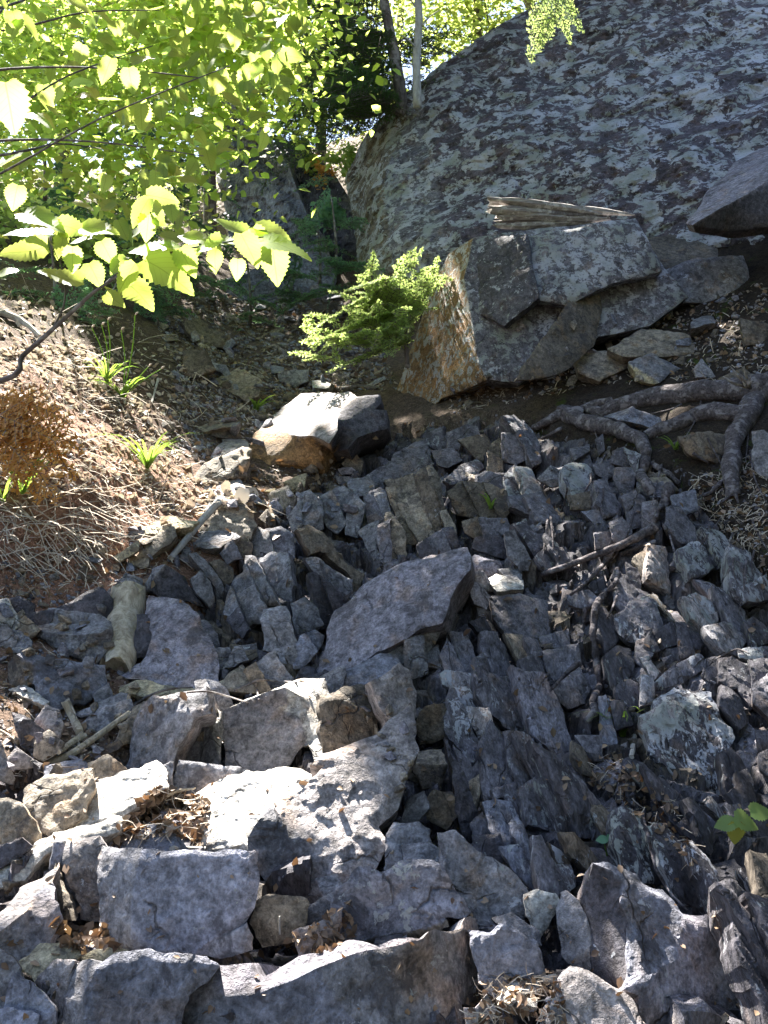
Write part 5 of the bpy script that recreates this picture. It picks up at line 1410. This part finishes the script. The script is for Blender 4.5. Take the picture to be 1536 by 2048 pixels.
# orange-leaved bush and green bushes at the head of the gully
for label, x, y, Y, s, mat, n in [('small bush with orange leaves at the head of the gully', 640, 350, 12.0, 26, 'orange', 90), ('yellow-green bush beside the orange-leaved bush', 600, 325, 12.4, 40, 'leaf_far', 420),
                                 ('sunlit bush against the upper left corner of the cliff', 700, 300, 11.5, 48, 'leaf_far', 600), ('dark little leafy bush at the foot of the cliff corner', 655, 430, 11.0, 36, 'cedar', 500), ('sunlit bush under the hemlock', 720, 215, 11.6, 50, 'leaf_far', 500)]:
    Y = min(Y, hit(x, y) - .1); b = at(x, y + s, Y)
    t = thing('bush', label, 'bush', b)
    C = np.concatenate([at(x + random.gauss(0, s * .6), y + random.gauss(0, s * .5), Y + random.uniform(-.2, .2)) + rng.normal(0, .06, (n // 10, 3)) for k in range(10)])
    leaf_cloud('foliage', C, rng.uniform(.05, .1, len(C)), mat, t)
    st = [tube([b, at(x + dx, y - s * .4, Y)], [.008, .003], 4, sub=1) for dx in (-s * .6, -5, s * .5)]
    V, F = join(st); mesh_obj('stem', V, F, M['bark'], t)

# --- grass tufts
def tuft(label, x, y, h, n, spreadx=1.0, stalks=(), droop=1.0, lean=0.0):
    b, nn = cast(x, y); b = b - nrm(b - CAM) * .03; Y = b[1]; k = Y / FPX
    t = thing('grass_tuft', label, 'grass', b)
    bl = []
    for i in range(n):
        a = random.uniform(0, 2 * math.pi); L = h * k * random.uniform(1.0, 1.9); out = np.array([math.cos(a) * spreadx + lean, math.sin(a) * .6 - .25, 0]) * random.uniform(.35, 1.0)
        w = .008 * Y / 4 * random.uniform(.7, 1.3); sd = nrm(np.cross(out, [0, 0, 1])) * w; pts = []
        for j in range(7):
            f = j / 6; pts.append(b + rng.normal(0, .006, 3) * (j == 0) + out * L * f + np.array([0, 0, 1]) * L * (1.15 * f - droop * random.uniform(.95, 1.05) * .85 * f * f))
        V = np.concatenate([[p - sd * (1 - j / 6.3), p + sd * (1 - j / 6.3)] for j, p in enumerate(pts)]); F = [(2 * j, 2 * j + 1, 2 * j + 3, 2 * j + 2) for j in range(6)]
        mesh_obj('blade', V, F, M['grass'], t, origin=b)
    for (sx, sy) in stalks:
        q = at(sx, sy, Y - .1); V, F = tube([b, (b + q) / 2 + [.02, 0, .03], q], [.004, .0035, .0025], 5); 
        s_ = mesh_obj('seed_stalk', V, F, M['grass'], t, origin=b)
        V, F = tube([q, q + [.012, 0, .012], q + [.024, 0, .02]], [.003, .008, .002], 5, sub=1); mesh_obj('seed_head', V, F, M['straw'], s_, origin=q)
tuft('bright sunlit grass tuft with arching blades at the edge of the dug bank', 295, 935, 88, 22)
tuft('grass tuft with tall thin stalks on top of the bank, left of two', 213, 765, 60, 14, stalks=[(215, 640), (203, 650), (183, 655), (245, 730)])
tuft('grass tuft with tall thin stalks on top of the bank, right of two', 245, 795, 55, 14, stalks=[(270, 630), (242, 660), (322, 738), (297, 733)])
tuft('small grass tuft in the shaded rubble left of the brown-fronted boulder', 512, 822, 38, 10, lean=.4)
tuft('tiny grass tuft rooted in a crack of the upright blocks', 982, 1018, 38, 6)
tuft('pale green grass tuft growing among the tilted slabs at lower right', 1245, 1470, 78, 20)
tuft('thin grass tuft hanging below the thick root', 1352, 900, 48, 9)
tuft('long arching grass blades at the left edge below the dead orange bough', 45, 985, 120, 7, lean=.5)
tuft('grass tuft at the far left edge of the bank', 5, 1000, 100, 8)
# --- seedlings
def little_plant(label, spec, Yof, col='grass'):
    x0, y0 = spec[0]; b, nn = cast(x0, y0); t = thing('seedling', label, 'plant', b)
    for (x, y, w, a, m) in spec[1:]:
        c = at(x, y, b[1] - Yof); a = R(a)
        V, F = tube([b, (b + c) / 2 + [0, 0, .01], c], [.002, .0018, .0012], 4); mesh_obj('stem', V, F, M['grass'], t, origin=b)
        me = LEAF[1].copy(); me.materials.clear(); me.materials.append(M[m])
        leaf_part(t, c, w * b[1] / FPX, math.cos(a) * SX - math.sin(a) * SU, SN * .7 + np.array([0, 0, .7]), me)
little_plant('tiny seedling with two pale seed leaves in a dark crack', [(1214, 1712), (1203, 1679, 22, 180, 'cedar'), (1226, 1677, 22, 0, 'cedar')], .03)
little_plant('leafy sprig with one yellow leaf at the right edge', [(1470, 1660), (1495, 1645, 52, 20, 'fir'), (1472, 1668, 44, 90, 'Y'), (1450, 1648, 40, 170, 'fir'), (1525, 1624, 46, 0, 'fir')], .12)
# ------------------------------------------------------------------ small loose stones, gravel, litter
def hull_stone(seed, n=11):
    r = np.random.default_rng(seed); p = r.normal(0, 1, (n, 3)); p /= np.linalg.norm(p, axis=1, keepdims=True)
    p = np.sign(p) * np.abs(p) ** .6 * [1.0, .72, .42] * r.uniform(.75, 1.1, (n, 1))
    bm = bmesh.new()
    for q in p: bm.verts.new(q)
    res = bmesh.ops.convex_hull(bm, input=bm.verts)
    bmesh.ops.delete(bm, geom=[v for v in bm.verts if not v.link_faces], context='VERTS')
    bm.verts.index_update(); V = np.array([v.co[:] for v in bm.verts]); F = [tuple(v.index for v in f.verts) for f in bm.faces]
    bm.free(); return V, F
HULL = [hull_stone(100 + k) for k in range(14)]
STONE = []
for k in range(28):
    V, F = HULL[k % 14]; me = bpy.data.meshes.new('stone')
    bm = bmesh.new(); vs = [bm.verts.new(v) for v in V]
    for f in F: bm.faces.new([vs[i] for i in f])
    bmesh.ops.bevel(bm, geom=bm.edges[:], offset=.05, segments=1, affect='EDGES')
    bm.to_mesh(me); bm.free(); me.materials.append(M['rock'])
    tcol = random.choice(['G', 'B', 'N', 'G', 'E', 'K', 'P'])
    me['hue'] = tcol
    a = me.color_attributes.new('tint', 'FLOAT_COLOR', 'POINT'); a.data.foreach_set('color', np.tile(np.array([*TINT[tcol], .1], np.float32), len(me.vertices)))
    STONE.append(me)
def rand_rot(n=None, flat=.5):
    z = nrm((n if n is not None else np.array([0, 0, 1.0])) + rng.normal(0, flat, 3)); x = nrm(np.cross(z, rng.normal(0, 1, 3))); y = np.cross(z, x)
    return np.stack([x, y, z], 1)
def sample(poly, n):
    P_ = px('z', poly); lo, hi = P_.min(0), P_.max(0); out = []
    while len(out) < n:
        x, y = random.uniform(lo[0], hi[0]), random.uniform(lo[1], hi[1])
        if inpoly(x, y, P_): out.append((x, y))
    return out
ZONE = dict(
 gully='300,640 430,570 660,575 760,700 800,780 600,790 500,900 400,930 330,880 350,720',
 left='0,1110 180,1080 330,1040 420,1100 300,1190 230,1330 330,1390 240,1500 150,1560 0,1560',
 below='400,960 520,930 720,940 740,1010 600,1060 480,1040',
 right='1050,640 1300,640 1536,560 1536,800 1400,760 1200,770 1050,800 900,830 880,790',
 rightlow='1380,960 1536,900 1536,1180 1470,1100',
 pocket='950,1960 1120,1940 1130,2048 930,2048', pocket2='540,1900 700,1800 720,1870 640,1910', pocket3='100,1840 210,1850 240,1900 130,1900',
 pile='240,1640 320,1570 420,1600 400,1700 350,1670 230,1680', bank='-60,700 160,690 260,790 400,960 520,1000 380,1040 250,1000 120,985 -60,985',
 under='-60,990 120,985 250,1000 380,1040 200,1110 -60,1130',
 banktop='-40,560 200,600 420,760 330,880 200,760 -40,720', crack='1150,1520 1230,1500 1340,1600 1400,1740 1280,1640 1180,1560', crack2='690,1330 860,1500 800,1700 740,1720 780,1560',
 rocks='0,1100 500,930 800,850 1000,830 1536,870 1536,2048 0,2048')
COLW = {'G': 'grey', 'B': 'blue-grey', 'N': 'tan', 'E': 'dark brown', 'K': 'pale', 'P': 'purple-grey'}
MARKS = dict(gully=[('the brown-fronted boulder', 640, 860), ('the fir sapling', 740, 640), ('the rounded tan rock in the rubble', 480, 770), ('the grass tufts on the bank', 230, 780), ('the bright sunlit grass tuft', 300, 930), ('the jagged rock wall', 540, 600), ('the small grass tuft in the rubble', 512, 815), ('the squat brown rock', 395, 730)],
 left=[('the pale slab of dead wood', 240, 1265), ('the brick-shaped stone', 140, 1265), ('the long dead stick', 180, 1470), ('the blue-grey slab', 130, 1350), ('the five-sided stone', 95, 1440), ('the dug bank', 120, 1100), ('the leaning tan stone', 300, 1090), ('the broad tan-grey slab', 120, 1600), ('the speckled stone at the left edge', 10, 1540)],
 below=[('the brown-fronted boulder', 640, 900), ('the buff chunk', 565, 990), ('the oak leaves', 500, 1005), ('the yellowish pebble', 590, 965), ('the centre ridge', 560, 1070)],
 right=[('the lichen-flecked tan rock', 1300, 690), ('the thick root', 1350, 800), ('the broken tan rock', 1310, 740), ('the leaning dark slab', 1120, 680), ('the rusty split block', 850, 790), ('the root knob', 1140, 820), ('the tan wedge-shaped rock', 1205, 725), ('the brown stone at the right edge', 1510, 660)],
 pocket=[('the small flat white stone', 1050, 1970), ('the knobbly pale stone', 970, 2020), ('the mushroom-shaped stone', 1085, 1820), ('the pinkish bottom rock', 1190, 2000)],
 crack2=[('the big rounded rock', 700, 1560), ('the flat-topped brown stone', 850, 1540), ('the round brown stone', 880, 1620), ('the dark stone in the crack', 865, 1450)])
used_labels = {}
def group_stones(zone, n, lo, hi, what, group):
    for x, y in sample(ZONE[zone], n):
        b, nn = cast(x, y)
        if b is None or b[1] > 13: continue
        sp_ = random.uniform(lo, hi); s = sp_ * b[1] / FPX / 2
        me = random.choice(STONE)
        nm, mx, my = min(MARKS[zone], key=lambda m: (m[1] - x) ** 2 + (m[2] - y) ** 2)
        dx, dy = x - mx, y - my; far_ = math.hypot(dx, dy) > 90
        rel = ('above' if dy < 0 else 'below') if abs(dy) > 1.6 * abs(dx) else (('to the left of' if dx < 0 else 'to the right of') if abs(dx) > 1.6 * abs(dy) else ('up and left from' if dx < 0 and dy < 0 else 'up and right from' if dy < 0 else 'down and left from' if dx < 0 else 'down and right from'))
        sz = 'tiny' if sp_ < lo + (hi - lo) * .33 else 'small' if sp_ < lo + (hi - lo) * .7 else 'fist-sized'
        lab = f"{sz} {COLW[me['hue']]} stone {'well ' if far_ else 'close '}{rel} {nm}"
        o = bpy.data.objects.new('stone', me)
        Rm = rand_rot(nn, .35); o.rotation_euler = Matrix(Rm.tolist()).to_euler(); o.scale = (s, s * random.uniform(.7, 1.1), s * random.uniform(.7, 1.3))
        o.location = b + nn * s * .18
        tag(o, lab, 'stone', group); COL.objects.link(o)
group_stones('gully', 150, 10, 46, 'small angular stone lying in the shaded rubble of the upper gully', 'small stones in the upper gully')
group_stones('left', 80, 14, 46, 'small angular stone in the rubble on the left below the dug bank', 'small stones on the left')
group_stones('below', 34, 14, 40, 'small stone in the rubble under the brown-fronted boulder', 'small stones under the boulder')
group_stones('right', 30, 12, 40, 'small stone in the dark soil between the roots and the split block', 'small stones above the roots')
group_stones('pocket', 14, 8, 26, 'little chip of stone in the debris pocket at the bottom', 'chips in the bottom pocket')
group_stones('crack2', 16, 12, 34, 'small stone lodged in the crack right of the big rounded rock', 'stones in the crack')

def scatter(name, spec, mat, label, tints, flat=.4, sink=.15):
    Vs, Fs, Cs, o = [], [], [], 0
    for zone, n, lo, hi in spec:
        for x, y in sample(ZONE[zone], n):
            b, nn = cast(x, y)
            if b is None or b[1] > 14: continue
            if not bare(x, y): continue
            V, F = random.choice(HULL); s = random.uniform(lo, hi) * b[1] / FPX / 2
            V = (V * s) @ rand_rot(nn, flat).T + b + nn * s * sink
            Vs.append(V); Fs += [tuple(i + o for i in f) for f in F]; o += len(V)
            Cs.append(np.tile([*TINT[random.choice(tints)], .1], (len(V), 1)))
    ob = mesh_obj(name, np.concatenate(Vs), Fs, M[mat], smooth=False, kind='stuff', col=np.concatenate(Cs))
    return tag(ob, label, 'gravel')
scatter('gravel', [('gully', 3600, 4, 16), ('left', 900, 4, 14), ('below', 350, 4, 13), ('right', 900, 4, 15), ('rightlow', 200, 4, 12), ('pocket', 160, 3, 10), ('pocket2', 120, 3, 10), ('crack2', 140, 4, 14), ('crack', 150, 4, 12), ('bank', 500, 3, 10)],
        'rock', 'fine angular gravel strewn through the gully and the cracks', ['G', 'N', 'B', 'E', 'K'])
scatter('rubble', [('rocks', 4200, 8, 26), ('rocks', 700, 24, 50)], 'rock', 'splintered rock chips filling the cracks between the bedrock slabs', ['G', 'D', 'D', 'E', 'Q'], .8, -.5)

def litter(name, spec, mat, label, nb=(0, -.5, .7)):
    C, Sz = [], []
    for zone, n, lo, hi in spec:
        for x, y in sample(ZONE[zone], n):
            if zone in ('right', 'rightlow', 'left', 'gully', 'below') and not bare(x, y): continue
            b, nn = cast(x, y)
            if b is None or b[1] > 14: continue
            s = random.uniform(lo, hi) * b[1] / FPX; C.append(b + nn * s * random.uniform(.05, .3)); Sz.append(s)
    o = leaf_cloud(name, np.array(C), np.array(Sz), mat, None, nbias=nb, wid=.3, spread=1.2)
    return tag(o, label, 'leaves')
litter('leaf_litter', [('rocks', 330, 8, 24), ('pile', 300, 12, 34), ('pocket', 170, 10, 26), ('pocket2', 120, 8, 24), ('pocket3', 140, 12, 34), ('left', 420, 8, 26), ('gully', 420, 7, 18), ('bank', 160, 8, 18), ('below', 120, 8, 24), ('right', 330, 6, 18), ('rightlow', 160, 8, 20), ('crack', 150, 8, 24)],
       'litter', 'curled brown dead leaves caught in pockets and cracks')
litter('leaf_litter', [('bank', 1700, 6, 20), ('banktop', 600, 6, 18)], 'litter_pale', 'pale leaf scraps over the dug bank, sun glare put into their colour', (-.3, .2, .9))
# pale oak leaves lit by the sun below the boulder
t = thing('oak_leaf', 'cluster of pale dry oak leaves below the brown-fronted boulder', 'dry leaves', cast(500, 1000)[0])
for x, y, w in [(455, 985, 60), (480, 1000, 70), (505, 990, 70), (520, 1010, 60), (500, 1025, 55), (555, 1020, 50), (425, 995, 50), (535, 985, 50), (330, 1045, 50), (375, 1015, 50)]:
    b, nn = cast(x, y); me = LEAF[3].copy(); me.materials.clear(); me.materials.append(M['litter_pale'])
    leaf_part(t, b + nn * .015, w * .62 * b[1] / FPX, rng.normal(0, 1, 3), nn + rng.normal(0, .55, 3), me)

# fine dead roots and straw hanging out of the bank
def straw(name, spec, mat, label, wid=.0022):
    Vs, Fs, o = [], [], 0
    for zone, n, lo, hi in spec:
        for x, y in sample(ZONE[zone], n):
            if zone in ('right', 'rightlow', 'left', 'gully', 'below') and not bare(x, y): continue
            b, nn = cast(x, y)
            if b is None or b[1] > 13: continue
            L = random.uniform(lo, hi) * b[1] / FPX; d = nrm(np.array([random.uniform(-.8, 1), random.uniform(-.3, .1), random.uniform(-.9, .25)])); k = rng.normal(0, .25, 3)
            sd = nrm(np.cross(d, nn)) * wid * b[1] / 4
            pts = [b + nn * .012 + d * L * f + k * L * f * f + nn * L * .08 * math.sin(f * 3) for f in (0, .33, .66, 1)]
            V = np.concatenate([[p - sd, p + sd] for p in pts]); Vs.append(V); Fs += [(o + 2 * j, o + 2 * j + 1, o + 2 * j + 3, o + 2 * j + 2) for j in range(3)]; o += 8
    ob = mesh_obj(name, np.concatenate(Vs), np.array(Fs), M[mat], kind='stuff')
    return tag(ob, label, 'roots')
straw('fine_roots', [('under', 420, 20, 90), ('bank', 900, 12, 70), ('banktop', 300, 12, 60)], 'straw', 'pale fine roots and dead grass hanging from the dug bank')
straw('needle_litter', [('right', 500, 10, 30), ('rightlow', 300, 12, 34), ('crack', 70, 10, 26), ('left', 350, 14, 50), ('gully', 300, 12, 40), ('pile', 150, 14, 50), ('pocket', 120, 12, 40)], 'straw', 'dead needles and thin twigs on the soil', .0018)

# ------------------------------------------------------------------ unseen tree crowns over the gully, shaped to keep most of it in shade
for c in lit_extra: mark(uv(c), 1)
cells = {}
for x in np.arange(-700, 2240, 14):
    for y in np.arange(-120, 2500, 14):
        h, n = cast(x, y)
        if h is None or h[1] > 14.5: continue
        if h[1] > 8.6 and x < 690: continue
        q = uv(h); k = (int(q[0] / .16), int(q[1] / .16))
        if k not in cells or cells[k][1] < h[1]: cells[k] = h
keys = list(cells.keys()); C = []
full = set(keys)
for (i, j) in keys:
    for a in range(-2, 3):
        for b in range(-2, 3): 
            if (i + a, j + b) not in full: full.add((i + a, j + b)); cells[(i + a, j + b)] = cells[(i, j)] + (e1 * a + e2 * b) * .16
for k, h in cells.items():
    for r_ in range(10):
        p = h + e1 * random.uniform(-.1, .1) + e2 * random.uniform(-.1, .1)
        t = 1.5
        while t < 30:
            q = p + S * t; v = q - CAM
            if q[2] > height(q[0], q[1])[0] + .5 and v[2] / max(math.hypot(v[0], v[1]), .01) > math.tan(R(43)): break
            t += .5
        q = p + S * (t + random.uniform(.2, 3.2))
        w = uv(q)
        if (int(math.floor(w[0] / CELL)), int(math.floor(w[1] / CELL))) in lit: continue
        C.append(q)
C = np.array(C)
print('canopy', len(C))
o = thing('unseen_shade_tree', 'tall shade tree whose crown spreads over the gully above the picture', 'tree', at(1900, 200, 12))
o.location.z = height(o.location.x, o.location.y)[0]
tb = np.array(o.location); ctr = C.mean(0)
V, F = tube([tb - [0, 0, .5], tb + [-.3, 0, 4], ctr + [1.5, 2, 1.0]], [.28, .22, .06], 10, .1)
mesh_obj('trunk', V, F, M['bark'], o, origin=tb)
for k in range(26):
    c = C[random.randrange(len(C))]; s0 = tb + (ctr + [1.5, 2, 1.0] - tb) * random.uniform(.5, 1)
    w = [uv(s0 * (1 - f) + c * f) for f in np.linspace(0, 1, 30)]
    if sum((int(math.floor(a[0] / CELL)), int(math.floor(a[1] / CELL))) in lit for a in w) > 3: continue
    V, F = tube([s0, (s0 + c) / 2 + [0, 0, .2], c], [.05, .03, .01], 5); mesh_obj('limb', V, F, M['bark'], o, origin=tb)
shade_walls = np.concatenate([np.stack([rng.uniform(3.2, 7, 3600), rng.uniform(-3, 5, 3600), rng.uniform(1.0, 8, 3600)], 1), np.stack([rng.uniform(-4, 8, 1700), rng.uniform(-7, -4, 1700), rng.uniform(1.0, 9, 1700)], 1)])  # unseen leaf walls, right and behind, added to block sky light
C = np.concatenate([C, shade_walls])
leaf_cloud('crown', C, np.where(np.arange(len(C)) < len(C) - len(shade_walls), .25, .5) * rng.uniform(.8, 1.2, len(C)), 'shade_leaf', o, nbias=(0, .2, .8), wid=.4)
